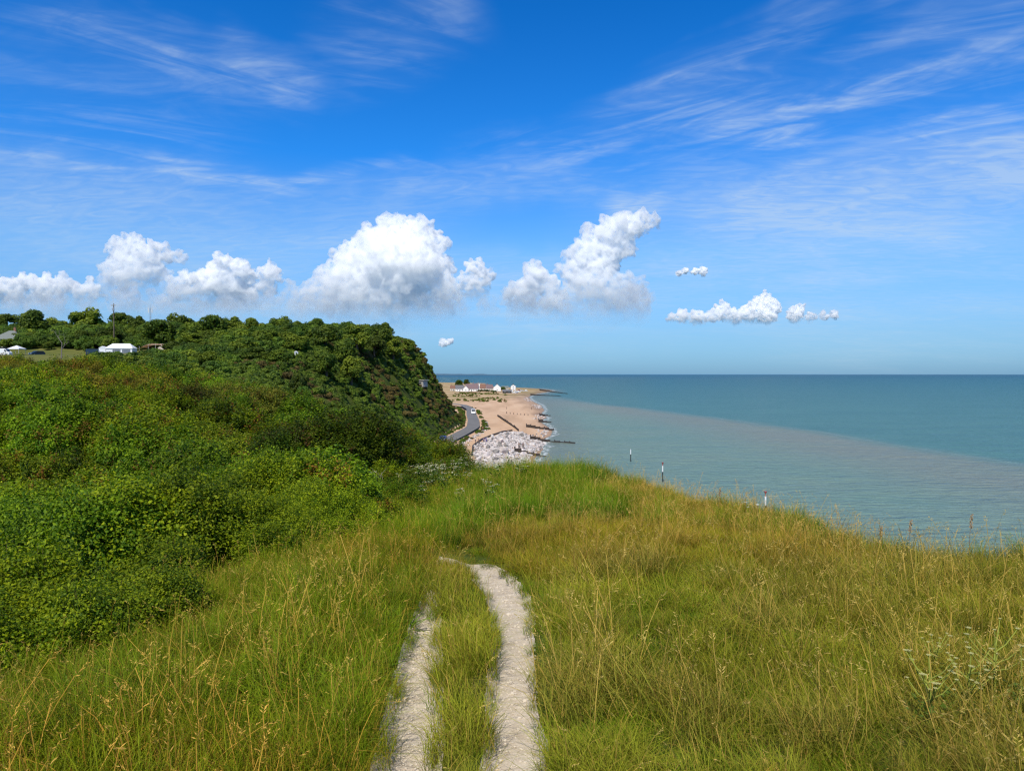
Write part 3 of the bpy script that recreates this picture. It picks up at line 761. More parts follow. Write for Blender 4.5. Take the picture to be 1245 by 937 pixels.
def path_chips():
    r = np.random.default_rng(91); P = []
    m = plain('chalk_chip', (.58, .51, .42), .95, var=.25, scale=30)
    for i in range(4):
        bm = bmesh.new(); bmesh.ops.create_icosphere(bm, subdivisions=1, radius=.5); rr = random.Random(i)
        for v in bm.verts: v.co = Vector((v.co.x * 1.3, v.co.y, v.co.z * .6)) * rr.uniform(.75, 1.2)
        me = bpy.data.meshes.new('chip'); bm.to_mesh(me); bm.free(); me.materials.append(m); P.append(me)
    coll = proto_collection('chalk_chip', P); X, Y = [], []
    for tr in (TR, TL):
        n = 1500; k = r.integers(0, len(tr) - 1, n * 2); w_ = np.hypot(*(tr[k + 1] - tr[k])[:, :2].T); k = k[r.uniform(0, w_.max(), n * 2) < w_]
        t = r.uniform(0, 1, len(k))[:, None]; c = tr[k] * (1 - t) + tr[k + 1] * t; d_ = tr[k + 1] - tr[k]; L = np.hypot(d_[:, 0], d_[:, 1]); o = np.clip(r.normal(0, .62, len(k)), -1.25, 1.25) * c[:, 2]
        X.append(c[:, 0] + d_[:, 1] / L * o); Y.append(c[:, 1] - d_[:, 0] / L * o)
    X, Y = np.concatenate(X), np.concatenate(Y); n = len(X); s = np.exp(r.normal(-4.75, .5, n))
    scatter('chalk_chips', coll, np.stack([X, Y, ground(X, Y) + .016], -1), r.uniform(0, 6.28, n), s, np.ones((n, 3)), r.integers(0, 4, n), None, 'small loose chalk stones lying on the two worn tracks', 'stones')
path_chips()

# ------------------------------------------------------------------ scrub clumps
def leaf_cards(C, N, L, Wd, cols, r, fold=0.25):
    """one folded, pointed leaf per centre: C centre, N facing, L length"""
    n = len(C)
    t = r.normal(0, 1, (n, 3)); ax = np.cross(N, t); ax /= np.linalg.norm(ax, axis=1)[:, None] + 1e-9
    sd_ = np.cross(N, ax)
    L = L[:, None]; Wd = Wd[:, None]
    base, tip = C - ax * L * .5, C + ax * L * .5
    a = C + sd_ * Wd * .5 - N * Wd * fold + ax * L * .05; b = C - sd_ * Wd * .5 - N * Wd * fold + ax * L * .05
    V = np.stack([base, a, tip, b], 1).reshape(-1, 3); i = np.arange(n)[:, None] * 4
    F3 = np.concatenate([i + np.array([[0, 1, 2]]), i + np.array([[0, 2, 3]])])
    return V, F3, np.repeat(cols, 4, 0)

def scrub_mesh(name, seed, nshoot, nleaf, leaf, h, rad, col_lo, col_hi, mat, red=0.0, spread=0.09):
    """dome of leafy shoots: each shoot a curved line set with small leaves"""
    r = np.random.default_rng(seed)
    th = r.uniform(0, 2 * np.pi, nshoot); cz = r.uniform(0.05, 1, nshoot) ; sz = np.sqrt(1 - cz * cz)
    lump = 0.78 + 0.38 * r.uniform(0, 1, nshoot)
    tip = np.stack([np.cos(th) * sz * rad, np.sin(th) * sz * rad, cz * h], -1) * lump[:, None]
    tip[:, 2] = np.maximum(tip[:, 2], 0.08 * h)
    root = tip * np.array([0.45, 0.45, 0.3])
    s = np.sqrt(r.uniform(0.02, 1, (nshoot, nleaf)))[..., None]
    P = root[:, None] * (1 - s) + tip[:, None] * s
    P = P + r.normal(0, 1, P.shape) * spread * (0.35 + 0.8 * s * (1.25 - s))
    P = P.reshape(-1, 3)
    out = P / np.array([rad, rad, h]); out /= np.linalg.norm(out, axis=1)[:, None] + 1e-6
    N = out * 0.55 + r.normal(0, 0.55, P.shape) + np.array([0, 0, 0.55]); N /= np.linalg.norm(N, axis=1)[:, None]
    k = r.uniform(0, 1, (nshoot, 1)); kk = np.clip(np.repeat(k, nleaf, 1) + r.normal(0, .22, (nshoot, nleaf)), 0, 1).reshape(-1, 1)
    young = (s.reshape(-1, 1) > 0.86) * 1.0
    c = np.array(col_lo) * (1 - kk) + np.array(col_hi) * kk
    c = c * (1 + young * np.array([0.55, 0.35, 0.1]))
    rd = np.repeat(r.uniform(0, 1, (nshoot, 1)) < red, nleaf, 1).reshape(-1, 1)
    c = np.where(rd & (s.reshape(-1, 1) > .55), np.array([0.15, 0.075, 0.015]) * r.uniform(.6, 1.4, (len(P), 1)), c)
    Ls = leaf * r.uniform(0.65, 1.3, len(P))
    V, F3, Cc = leaf_cards(P, N, Ls, Ls * r.uniform(.5, .75, len(P)), c, r)
    # twigs
    tv, tq = [], []; o = len(V)
    for i in range(nshoot):
        a, b = root[i] * 0.6, tip[i] * 0.97; p = np.cross(b - a, [0, 0, 1.0]); p = p / (np.linalg.norm(p) + 1e-9) * leaf * 0.09; m_ = (a + b) / 2 + np.array([0, 0, 0.06 * h])
        tv += [a - p, a + p, m_ + p, m_ - p, b + p * .4, b - p * .4]; k6 = o + 6 * i; tq += [[k6, k6 + 1, k6 + 2, k6 + 3], [k6 + 3, k6 + 2, k6 + 4, k6 + 5]]
    V = np.concatenate([V, np.array(tv)]); Cc = np.concatenate([Cc, np.tile([[0.07, 0.05, 0.03]], (len(tv), 1))])
    return np_mesh(name, V, [F3, np.array(tq)], mat, Cc)

LO, HI = (0.027, 0.064, 0.003), (0.128, 0.182, 0.006)
def scrub_protos():
    P = []
    for i in range(4): P.append(scrub_mesh('scrub_near', 200 + i, 170, 90, .034, .80, .56, LO, HI, M_LEAF))
    for i in range(4): P.append(scrub_mesh('scrub_mid', 210 + i, 150, 85, .066, 1.25, .9, LO, HI, M_LEAF, red=.05, spread=.12))
    for i in range(2): P.append(scrub_mesh('scrub_rusty', 220 + i, 150, 80, .066, 1.15, .9, (.045, .06, .008), (.13, .125, .014), M_LEAF, red=.12, spread=.12))
    return P
SCRUB = proto_collection('scrub_clump', scrub_protos())

def build_scrub():
    r = np.random.default_rng(23)
    # candidate points over the scrub slope
    n = 26000
    y = r.uniform(2.5, 58, n); x = r.uniform(-62, 1.5, n)
    ok = (x < bush_edge(y)) & (x < rim_x(y) + np.where(y > 21, .8, 0.3)) & (x > -0.84 * y - 3.0)
    # dark hollow in the thicket
    hol = (np.hypot((x + 3.85) / 1.15, (y - 14.9) / 2.1) < 1)
    ok &= ~hol
    d = np.hypot(x, y)
    dens = np.interp(d, [3, 8, 14, 20, 30, 60], [8.5, 7.5, 4.2, 2.4, 1.5, 0.8]) / (n / (55.5 * 63.5))
    clump = sst(.38, .54, fbm(x * .75, y * .75, 105, 2)); ok &= r.uniform(0, 1, n) < dens * (0.035 + 1.1 * clump)
    x, y, d = x[ok], y[ok], d[ok]; n = len(x)
    rust = fbm(x * 0.16 + 3, y * 0.16, 101, 3) + 0.25 * sst(22, 34, y) - 0.05
    which = np.where(d < 13 + r.normal(0, 1.5, n), r.integers(0, 4, n), np.where(rust + r.normal(0, .08, n) > 0.73, r.integers(8, 10, n), r.integers(4, 8, n)))
    hv = fbm(x * 0.33, y * 0.33, 103, 3); hv2 = fbm(x * 0.9, y * 0.9, 107, 2)
    small = which < 4
    scale = np.where(small, 0.85 + 0.9 * (hv - 0.3) + 0.5 * (hv2 - .5), 0.72 + 0.75 * (hv - 0.3) + .5 * (hv2 - .5))
    edge_in = sst(0.0, 2.3, bush_edge(y) - x); scale = scale * (0.5 + 0.5 * edge_in)
    base = ground(x, y)
    # inner scrub stands on taller stems: lift so the canopy undulates
    lift = np.where(small, 0.62, 0.25) * edge_in * (0.1 + 1.0 * hv + 1.1 * (sst(.36, .62, fbm(x * .75, y * .75, 105, 2)) - .3)) - 0.12
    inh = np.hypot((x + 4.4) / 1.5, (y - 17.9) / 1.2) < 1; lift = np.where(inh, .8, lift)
    z = base + lift
    wob = fbm(x * 0.5 + 7, y * 0.5, 109, 3)[:, None]
    tint = np.clip(0.22 + 1.95 * wob, .45, 1.9) * np.array([[1.03, 1.0, .9]]); warm = fbm(x * .22, y * .22, 113, 3)[:, None]
    tint = tint * np.where(warm > .52, [[1.06, 1.04, 0.9]], [[0.82, 1.0, 1.0]])
    tint = tint * (r.uniform(.85, 1.15, (n, 1))) * (1 - .5 * np.exp(-((x + 5.5) / 3.0) ** 2 - ((y - 20.5) / 3.5) ** 2))[:, None]  # clumps around the hollow darkened: its deep shade put into the tint
    tint = np.where(inh[:, None], tint * np.array([.38, .42, .5]), tint)  # raised clumps tinted darker, for dark leaves and the hollow's painted shade
    sc = np.stack([scale * r.uniform(.9, 1.15, n), scale * r.uniform(.9, 1.15, n), scale * r.uniform(.85, 1.2, n)], -1)
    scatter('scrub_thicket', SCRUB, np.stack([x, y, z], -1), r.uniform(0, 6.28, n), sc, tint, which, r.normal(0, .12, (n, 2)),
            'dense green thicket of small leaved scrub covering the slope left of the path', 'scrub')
build_scrub()

# ------------------------------------------------------------------ headland vegetation
def crown_mesh(name, seed, nlobe, nleaf, leaf, rx, rz, col_lo, col_hi, mat, zc=0.0, lobe=0.42):
    """rounded crown made of leafy lobes, uneven outline"""
    r = np.random.default_rng(seed)
    v = r.normal(0, 1, (nlobe, 3)); v /= np.linalg.norm(v, axis=1)[:, None]
    v[:, 2] = np.where(v[:, 2] < -0.8, -v[:, 2], v[:, 2])
    c = v * np.array([rx, rx, rz]) * r.uniform(.45, .80, (nlobe, 1)); lr = rx * lobe * r.uniform(.65, 1.2, nlobe)
    w = r.normal(0, 1, (nlobe, nleaf, 3)); w /= np.linalg.norm(w, axis=2)[..., None]
    w[..., 2] = np.where(w[..., 2] < -0.5, -w[..., 2], w[..., 2])
    P = c[:, None] + w * lr[:, None, None] * r.uniform(.72, 1.06, (nlobe, nleaf, 1)) * np.array([1, 1, .85])
    N = w * 0.9 + r.normal(0, .42, w.shape) + np.array([0, 0, .25]); N /= np.linalg.norm(N, axis=2)[..., None]
    k = np.clip(r.uniform(0, 1, (nlobe, 1, 1)) + r.normal(0, .25, (nlobe, nleaf, 1)), 0, 1)
    col = np.array(col_lo) * (1 - k) + np.array(col_hi) * k
    P, N, col = P.reshape(-1, 3), N.reshape(-1, 3), col.reshape(-1, 3); P[:, 2] += zc
    Ls = leaf * r.uniform(.6, 1.35, len(P))
    V, F3, C = leaf_cards(P, N, Ls, Ls * r.uniform(.55, .85, len(P)), col, r, .2)
    return np_mesh(name, V, F3, mat, C)

def far_scrub():
    lo, hi = (0.038, 0.080, 0.006), (0.135, 0.195, 0.014)
    P = []
    for i in range(4): P.append(crown_mesh('far_bush', 300 + i, 16, 120, .28, 1.4, 1.0, lo, hi, M_FAR, .6))
    for i in range(2): P.append(crown_mesh('far_rusty', 310 + i, 14, 110, .26, 1.3, .8, (.075, .070, .016), (.17, .12, .035), M_FAR, .4))
    for i in range(2): P.append(crown_mesh('far_bright', 320 + i, 12, 110, .25, 1.5, .55, (.07, .125, .010), (.14, .215, .018), M_FAR, .2))
    for i in range(3): P.append(crown_mesh('far_wood', 330 + i, 30, 130, .42, 3.0, 2.4, lo, hi, M_FAR, 3.0, .36))
    coll = proto_collection('far_clump', P)
    r = np.random.default_rng(41)
    pts, wh, sc, tn = [], [], [], []
    # seaward face of the headland and the gully
    n = 26000; y = r.uniform(45, 350, n); x = r.uniform(-150, 0, n)
    fx, rx = foot_x(y), rim_x(y); t = (x - rx) / (fx - rx)
    okf = (t > -0.25) & (t < 0.96) & (r.uniform(0, 1, n) < np.interp(y, [45, 110, 350], [.25, .8, .9]))
    x1, y1, t1 = x[okf], y[okf], t[okf]; m = len(x1)
    pn = fbm(x1 * .06, y1 * .06, 121, 3); pb = fbm(x1 * .05 + 8, y1 * .05, 123, 3); u = r.uniform(0, 1, m)
    w = r.integers(0, 4, m)
    w = np.where((pn > .52) & (u > .35), r.integers(4, 6, m), w)
    w = np.where((pb > .48) & (t1 > .15) & (u > .3), r.integers(6, 8, m), w)
    s = r.uniform(.45, 1.05, m) * np.where(w >= 6, .8, 1.0) * np.where(t1 > .85, .7, 1.0)
    s = s * np.interp(y1, [45, 120], [.75, 1.0])
    pts.append(np.stack([x1, y1, ground(x1, y1) - .1], -1)); wh.append(w); sc.append(s)
    wobs = (0.7 + .6 * fbm(x1 * .15, y1 * .15, 127, 3))[:, None]
    tn.append(wobs * r.uniform(.75, 1.2, (m, 1)) * np.ones((1, 3)))
    # wooded top
    n = 4600; y = r.uniform(120, 350, n); x = r.uniform(-290, -30, n)
    rx = rim_x(y)
    field = (x < -72) & (y > 168 - 0.12 * (x + 100)) & (y < 252)
    okw = (x < rx - 5) & ~field & (x > -0.82 * y - 10) & ((y > 150) | (x > -75))
    okw &= ~((x < -75) & (y < 175))
    x2, y2 = x[okw], y[okw]; m = len(x2)
    pts.append(np.stack([x2, y2, ground(x2, y2) - .5], -1)); wh.append(r.integers(8, 11, m))
    sc.append(r.uniform(.62, 1.0, m) * np.interp(y2, [150, 240, 300], [.75, 1.0, 1.3])); g_ = (0.72 + .56 * fbm(x2 * .08, y2 * .08, 131, 3))[:, None]
    tn.append(g_ * r.uniform(.75, 1.25, (m, 1)) * np.where(r.uniform(0, 1, (m, 1)) > .7, [[1.25, 1.12, .9]], [[.88, .98, 1.05]]))
    # low rough ground just beyond the near thicket and around the camping field
    n = 9000; y = r.uniform(45, 175, n); x = r.uniform(-150, -20, n)
    ok3 = (x < rim_x(y)) & (x > -0.82 * y - 8) & ((y < 140) | (x > -62)) & (r.uniform(0, 1, n) < .5)
    x3, y3 = x[ok3], y[ok3]; m = len(x3)
    pts.append(np.stack([x3, y3, ground(x3, y3) - .1], -1)); wh.append(r.integers(0, 6, m)); sc.append(r.uniform(.5, 1.0, m)); tn.append(r.uniform(.75, 1.2, (m, 1)) * np.ones((1, 3)))
    for nm, k, lab, cat in (('hillside_scrub', (0, 2), 'rough green and rust scrub covering the steep face of the headland', 'scrub'),
                            ('woodland', (1,), 'dense dark green wood covering the top of the headland', 'wood')):
        p = np.concatenate([pts[i] for i in k]); q = len(p)
        scatter(nm, coll, p, r.uniform(0, 6.28, q), np.concatenate([sc[i] for i in k]), np.concatenate([tn[i] for i in k]), np.concatenate([wh[i] for i in k]), r.normal(0, .06, (q, 2)), lab, cat)
    # bushes at the road side and around the village
    n = 900; y = r.uniform(170, 470, n); cx = np.interp(y, ROAD_CL[1], ROAD_CL[0])
    side = np.where(r.uniform(0, 1, n) < .55, -1, 1); x = cx + side * (3.5 + np.abs(r.normal(0, np.where(side < 0, 1.3, .8), n)))
    okr = (side < 0) | (fbm(y * .06, y * 0, 141, 2) > .5); x, y = x[okr], y[okr]; m = len(x)
    scatter('verge_shrubs', coll, np.stack([x, y, ground(x, y) - .1], -1), r.uniform(0, 6.28, m), r.uniform(.25, .6, m), r.uniform(.6, 1.2, (m, 1)) * np.ones((1, 3)), r.integers(0, 8, m), None,
            'patchy low shrubs growing along both verges of the coast road', 'shrubs')
    n = 420; y = r.uniform(560, 830, n); x = r.uniform(-60, -4, n); okv = (x < -4 - (y - 560) * -.02) & (fbm(x * .05, y * .02, 151, 2) > .48); x, y = x[okv], y[okv]; m = len(x)
    scatter('dune_scrub', coll, np.stack([x, y, ground(x, y) - .2], -1), r.uniform(0, 6.28, m), r.uniform(.35, .9, m), r.uniform(.8, 1.4, (m, 1)) * np.array([[1.15, 1.0, 1.0]]), r.integers(0, 6, m), None,
            'scattered low bushes on the dry grassy shingle before the village', 'scrub')
    return coll
FAR = far_scrub()

# individual trees: trunk + crown, copied with the crown's own tint
def tree_protos():
    lo, hi = (0.038, 0.082, 0.006), (0.140, 0.195, 0.014)
    crowns = [crown_mesh('crown', 400 + i, 34, 150, .40, 3.0, 2.6, lo, hi, M_TREE, 0, .36) for i in range(4)]
    bm = bmesh.new()
    add_tube(bm, [(0, 0, -6.0), (.05, 0, -4), (-.05, .08, -2), (0, 0, 0.2)], [.34, .27, .22, .12], 7)
    for k in range(5):
        a = k * 1.256 + .3; add_tube(bm, [(0, 0, -2.6 + .35 * k), (math.cos(a) * .8, math.sin(a) * .8, -1.4 + .3 * k), (math.cos(a) * 1.8, math.sin(a) * 1.8, -.3 + .3 * k)], [.14, .10, .04], 5)
    me = bpy.data.meshes.new('trunk'); bm.to_mesh(me); bm.free(); me.materials.append(M_BARK)
    return crowns, me
CROWNS, TRUNK = tree_protos()

def tree(label, px, py, wpx, shade, group, warm=0.0, dlim=(150, 330), rz=None, name='tree', squash=.8):
    """a tree whose crown centre is seen at photo pixel px, py and is wpx pixels wide; stands on the ground where it fits"""
    d = np.linspace(*dlim, 500); x = (px - CX) / F * d; zc = EYE + (HY - py) / F * d; g_ = ground(x, d)
    rad = wpx / 2 / F * d; err = np.abs(zc - g_ - (rad * squash + 1.6)); k = int(np.argmin(err))
    s = rad[k] / 3.3
    root = empty(name, (x[k], d[k], float(g_[k]) - .2)); tag(root, label, 'tree', group)
    h = max(float(zc[k] - g_[k]) + .2, 1.0)
    topz = h + rad[k] * squash; bot = min(.9, .12 * topz); cz = (topz + bot) / 2; h = cz
    c = link(bpy.data.objects.new('crown', CROWNS[random.randrange(4)]), root); c.location = (0, 0, cz); c.scale = (s, s, (topz - bot) / 2 / 2.75); c.rotation_euler = (0, 0, random.uniform(0, 6.28))
    c.color = (shade * (1 + warm), shade, shade * (1 - .3 * warm), 1)
    t = link(bpy.data.objects.new('trunk', TRUNK), root); t.location = (0, 0, h); t.scale = (s, s, max(h / 6.0, .15))
    return root

g1, g2, g3 = 'trees on the skyline', 'trees beside the camping field', 'trees on the headland'
for a in [
    ('dark tree at the far left edge behind the grey roofed house', 10, 397, 40, .70, g1, 0, (285, 340)),
    ('tall dark green tree just right of and above the grey house', 42, 392, 44, .8, g1, 0, (285, 340)),
    ('light green rounded tree on the skyline left of the utility pole', 68, 400, 36, 1.25, g1, .15, (280, 330)),
    ('broad bright topped tree on the left skyline, tallest of its stand', 105, 392, 46, 1.15, g1, .1, (285, 340)),
    ('shadowy low tree behind the vehicle parked by the marquee', 103, 413, 30, .6, g2, 0, (262, 300)),
    ('dark low tree behind the white marquee', 132, 410, 34, .55, g2, 0, (262, 300)),
    ('rounded tree directly behind the wooden utility pole', 147, 390, 30, .85, g1, 0, (285, 340)),
    ('small dark tree on the skyline between the pole and the mast', 167, 394, 26, .7, g1, 0, (285, 340)),
    ('big round dark green tree behind the tan awning', 194, 406, 50, .85, g2, 0, (255, 300)),
    ('dark crowned skyline tree right of the thin mast', 219, 396, 38, .75, g1, 0, (270, 340)),
    ('mid green tree below the skyline, right of the mast', 233, 405, 34, .95, g2, 0, (250, 300)),
    ('wide skyline tree with an even rounded top, in the middle of the ridge', 259, 398, 44, .9, g1, 0, (240, 330)),
    ('bright green skyline tree right of the wide rounded one', 282, 398, 34, 1.1, g1, .1, (230, 320)),
    ('tree with yellow green top standing on the ridge', 308, 402, 40, 1.2, g1, .2, (220, 310)),
    ('dark tree at the right end of the camping field', 216, 436, 40, .55, g2, 0, (165, 230)),
    ('light green tree above the dark one at the field end', 234, 421, 40, 1.15, g2, .1, (185, 250)),
    ('low dark tree left of the white speck on the wooded slope', 262, 432, 34, .7, g3, 0, (160, 230)),
    ('bright leaved tree right of the white speck on the wooded slope', 298, 426, 38, 1.1, g3, .1, (160, 230)),
    ('tree with small twiggy top on the headland skyline', 342, 399, 38, .9, g1, 0, (200, 290)),
    ('mid green skyline tree right of the twiggy topped one', 366, 404, 34, .95, g1, 0, (190, 280)),
    ('large dark round tree near the crest of the headland', 396, 411, 44, .72, g3, 0, (180, 260)),
    ('skyline tree with a feathery crown above the large dark one', 386, 398, 32, 1.0, g1, 0, (210, 290)),
    ('pale green rounded tree on the crest right of the large dark one', 434, 408, 40, 1.15, g3, .12, (190, 260)),
    ('dark tree with a deep hollow beneath it on the headland shoulder', 455, 420, 32, .5, g3, 0, (190, 250)),
    ('dark green tree where the skyline begins to fall to the sea', 466, 406, 36, .75, g1, 0, (200, 270)),
    ('light green round bush topped tree on the headland shoulder', 478, 421, 32, 1.2, g3, .15, (190, 260)),
    ('last skyline tree before the headland drops, light topped', 496, 420, 22, 1.0, g1, .1, (205, 280)),
    ('low tree leaning on the seaward edge of the headland', 509, 440, 16, .85, g3, 0, (210, 280)),
    ('pale rounded low tree midway down the headland', 427, 446, 34, 1.15, g3, .12, (160, 240)),
    ('mid green tree below the large dark one on the slope', 397, 440, 34, .9, g3, 0, (150, 230)),
    ('rounded green tree beside the white speck among the trees', 340, 438, 36, .95, g3, 0, (150, 220)),
    ('dark green tree left of the rounded one on the wooded slope', 314, 434, 34, .7, g3, 0, (150, 220)),
    ('darkest low tree at the top of the scrub slope', 364, 463, 28, .5, g3, 0, (130, 200)),
    ('grey green rounded bush at the edge of the near scrub', 369, 478, 24, .9, g3, -.25, (110, 190)),
    ('mid green tree in the middle of the wooded slope', 328, 415, 38, .9, g3, 0, (175, 260)),
    ('yellow green tree in the middle of the wooded slope', 288, 411, 36, 1.2, g3, .2, (190, 270)),
    ('dark tree in front of the ridge below its middle', 258, 415, 34, .7, g3, 0, (200, 270)),
    ('tree filling the dip in front of the pale crest tree', 420, 424, 36, .85, g3, 0, (170, 250)),
    ('bright tree half way along the headland below the skyline', 362, 421, 36, 1.1, g3, .1, (170, 250)),
]:
    tree(*a)

# ------------------------------------------------------------------ camping field
def field_grass():
    m, T, out = new_mat('field_turf')
    pos = T.node('ShaderNodeNewGeometry').outputs['Position']
    n = T.noise(pos, .12, 5, .65); n2 = T.noise(pos, 1.5, 4, .7)
    c = T.ramp(n, [(.3, (.085, .11, .022)), (.55, (.15, .15, .04)), (.75, (.20, .17, .06))]); c = T.mix(T.math('MULTIPLY', n2, .35), c, (.06, .07, .02))
    p = T.node('ShaderNodeBsdfPrincipled'); T.put(p.inputs['Base Color'], c); p.inputs['Roughness'].default_value = .95; p.inputs['Specular IOR Level'].default_value = .1
    T.l.new(p.outputs[0], out.inputs[0])
    u = np.linspace(-185, -70, 70); v = np.linspace(164, 256, 60); X, Y = np.meshgrid(u, v); Z = ground(X, Y) + .12
    k, n_ = X.shape; idx = np.arange(k * n_).reshape(k, n_); q = np.stack([idx[:-1, :-1], idx[:-1, 1:], idx[1:, 1:], idx[1:, :-1]], -1).reshape(-1, 4)
    tag(link(bpy.data.objects.new('field', np_mesh('field', np.stack([X, Y, Z], -1).reshape(-1, 3), q, m, smooth=True))), kind='structure')
field_grass()

M_CANVAS = plain('white_canvas', (.74, .76, .79), .7, var=.08, scale=2)
M_TANCANVAS = plain('tan_canvas', (.50, .36, .24), .8, var=.1, scale=2)
M_POLE_T = plain('tent_pole', (.5, .5, .5), .5)
M_CLEAR = plain('tent_window', (.16, .18, .21), .3, var=.3, scale=3)

def marquee():
    p = at(148, 430, 222); p.z = G(p.x, p.y) + .1
    r_ = empty('marquee', p, R(8)); r_.scale = (.78, .78, 1.0); tag(r_, 'long white marquee with a hipped roof and clear wall panels on the field', 'tent')
    bm = bmesh.new(); w, dp, h = 9.6, 5.0, 2.0
    add_box(bm, (0, 0, h / 2), (w, dp, h)); bm_obj('wall', bm, M_CANVAS, r_)
    bm = bmesh.new()
    v = [bm.verts.new(q) for q in ((-5, -2.7, 1.98), (5, -2.7, 1.98), (5, 2.7, 1.98), (-5, 2.7, 1.98), (-3.2, 0, 3.35), (3.2, 0, 3.35))]
    for f in ((0, 1, 5, 4), (1, 2, 5), (2, 3, 4, 5), (3, 0, 4), (3, 2, 1, 0)): bm.faces.new([v[i] for i in f])
    rf = bm_obj('roof', bm, M_CANVAS, r_)
    bm = bmesh.new()
    for k in range(12): add_box(bm, (-4.6 + k * .835, -2.73, 1.86), (.8, .03, .22))
    bm_obj('valance', bm, M_CANVAS, rf)
    for x, ww in ((-.9, 2.9), (2.6, 3.0)):
        bm = bmesh.new(); add_box(bm, (x, -2.52, 1.0), (ww, .04, 1.35)); o = bm_obj('window', bm, M_CLEAR, r_)
    bm = bmesh.new(); add_box(bm, (-6.1, -1.2, .95), (2.4, 2.4, 1.9))
    add_prism(bm, [(-7.5, 1.9), (-4.8, 1.9), (-6.1, 2.5)], -2.5, .1); bm_obj('porch', bm, M_CANVAS, r_)
    for x in (-4.8, -1.6, 1.6, 4.8):
        bm = bmesh.new(); add_tube(bm, [(x, -2.6, 0), (x, -2.6, 2.0)], .05, 6); bm_obj('pole', bm, M_POLE_T, r_)
marquee()

def tan_awning():
    p = at(188, 430, 214); p.z = G(p.x, p.y) + .1
    r_ = empty('awning', p, R(-6)); tag(r_, 'tan canvas awning with a sagging roof beside the white marquee', 'tent')
    bm = bmesh.new(); n = 14
    top = []
    for i in range(n + 1):
        x = -3.6 + 7.2 * i / n; row = []
        for j in range(5):
            y = -2.2 + 4.4 * j / 4; z = 1.15 + 1.15 * math.sin(min(1, max(0, (x + 3.6) / 3.4)) * math.pi / 2) * (1 - .06 * (y / 2.2) ** 2) - .12 * math.sin(i * 1.8) ** 2 - (0.5 if i == n else 0) - .35 * (j == 0)
            row.append(bm.verts.new((x, y, z)))
        top.append(row)
    for a, b in zip(top, top[1:]):
        for j in range(4): bm.faces.new((a[j], b[j], b[j + 1], a[j + 1]))
    bmesh.ops.solidify(bm, geom=bm.faces[:], thickness=.03); bm_obj('canopy', bm, M_TANCANVAS, r_, True)
    for x in (-3.4, -.6, 1.6, 3.4):
        for y in (-2.0, 2.0):
            bm = bmesh.new(); add_tube(bm, [(x, y, 0), (x, y, 1.5 if x < -3 else 2.1)], .045, 6); bm_obj('pole', bm, M_POLE_T, r_)
    bm = bmesh.new(); add_box(bm, (-.4, 1.9, .9), (6.0, .05, 1.7)); bm_obj('back_wall', bm, plain('brown_canvas', (.07, .05, .04), .8), r_)
    p2 = at(195, 432, 206); p2.z = G(p2.x, p2.y) + .1
    t = empty('tent', p2, .4); tag(t, 'small cream ridge tent in front of the tan awning', 'tent')
    bm = bmesh.new(); add_prism(bm, [(-1.5, 0), (1.5, 0), (.15, 1.25), (-.15, 1.25)], -1.2, 1.2); bm_obj('canopy', bm, plain('cream_canvas', (.62, .54, .42), .8), t)
    bm = bmesh.new(); add_prism(bm, [(-.5, 0), (.5, 0), (0, 1.0)], -1.22, -1.205); bm_obj('door', bm, M_TANCANVAS, t)
tan_awning()

def gazebo():
    p = at(21, 424, 235); p.z = G(p.x, p.y)
    r_ = empty('gazebo', p); tag(r_, 'small white peaked gazebo in front of the grey house', 'tent')
    bm = bmesh.new(); v = [bm.verts.new(q) for q in ((-1.8, -1.8, 2.1), (1.8, -1.8, 2.1), (1.8, 1.8, 2.1), (-1.8, 1.8, 2.1), (0, 0, 3.1))]
    for f in ((0, 1, 4), (1, 2, 4), (2, 3, 4), (3, 0, 4), (3, 2, 1, 0)): bm.faces.new([v[i] for i in f])
    for c, s in (((0, -1.8, 1.97), (3.6, .03, .28)), ((0, 1.8, 1.97), (3.6, .03, .28)), ((-1.8, 0, 1.97), (.03, 3.6, .28)), ((1.8, 0, 1.97), (.03, 3.6, .28))): add_box(bm, c, s)
    bm_obj('canopy', bm, M_CANVAS, r_)
    for x in (-1.7, 1.7):
        for y in (-1.7, 1.7):
            bm = bmesh.new(); add_tube(bm, [(x, y, 0), (x, y, 2.1)], .05, 6); bm_obj('leg', bm, M_POLE_T, r_)
gazebo()

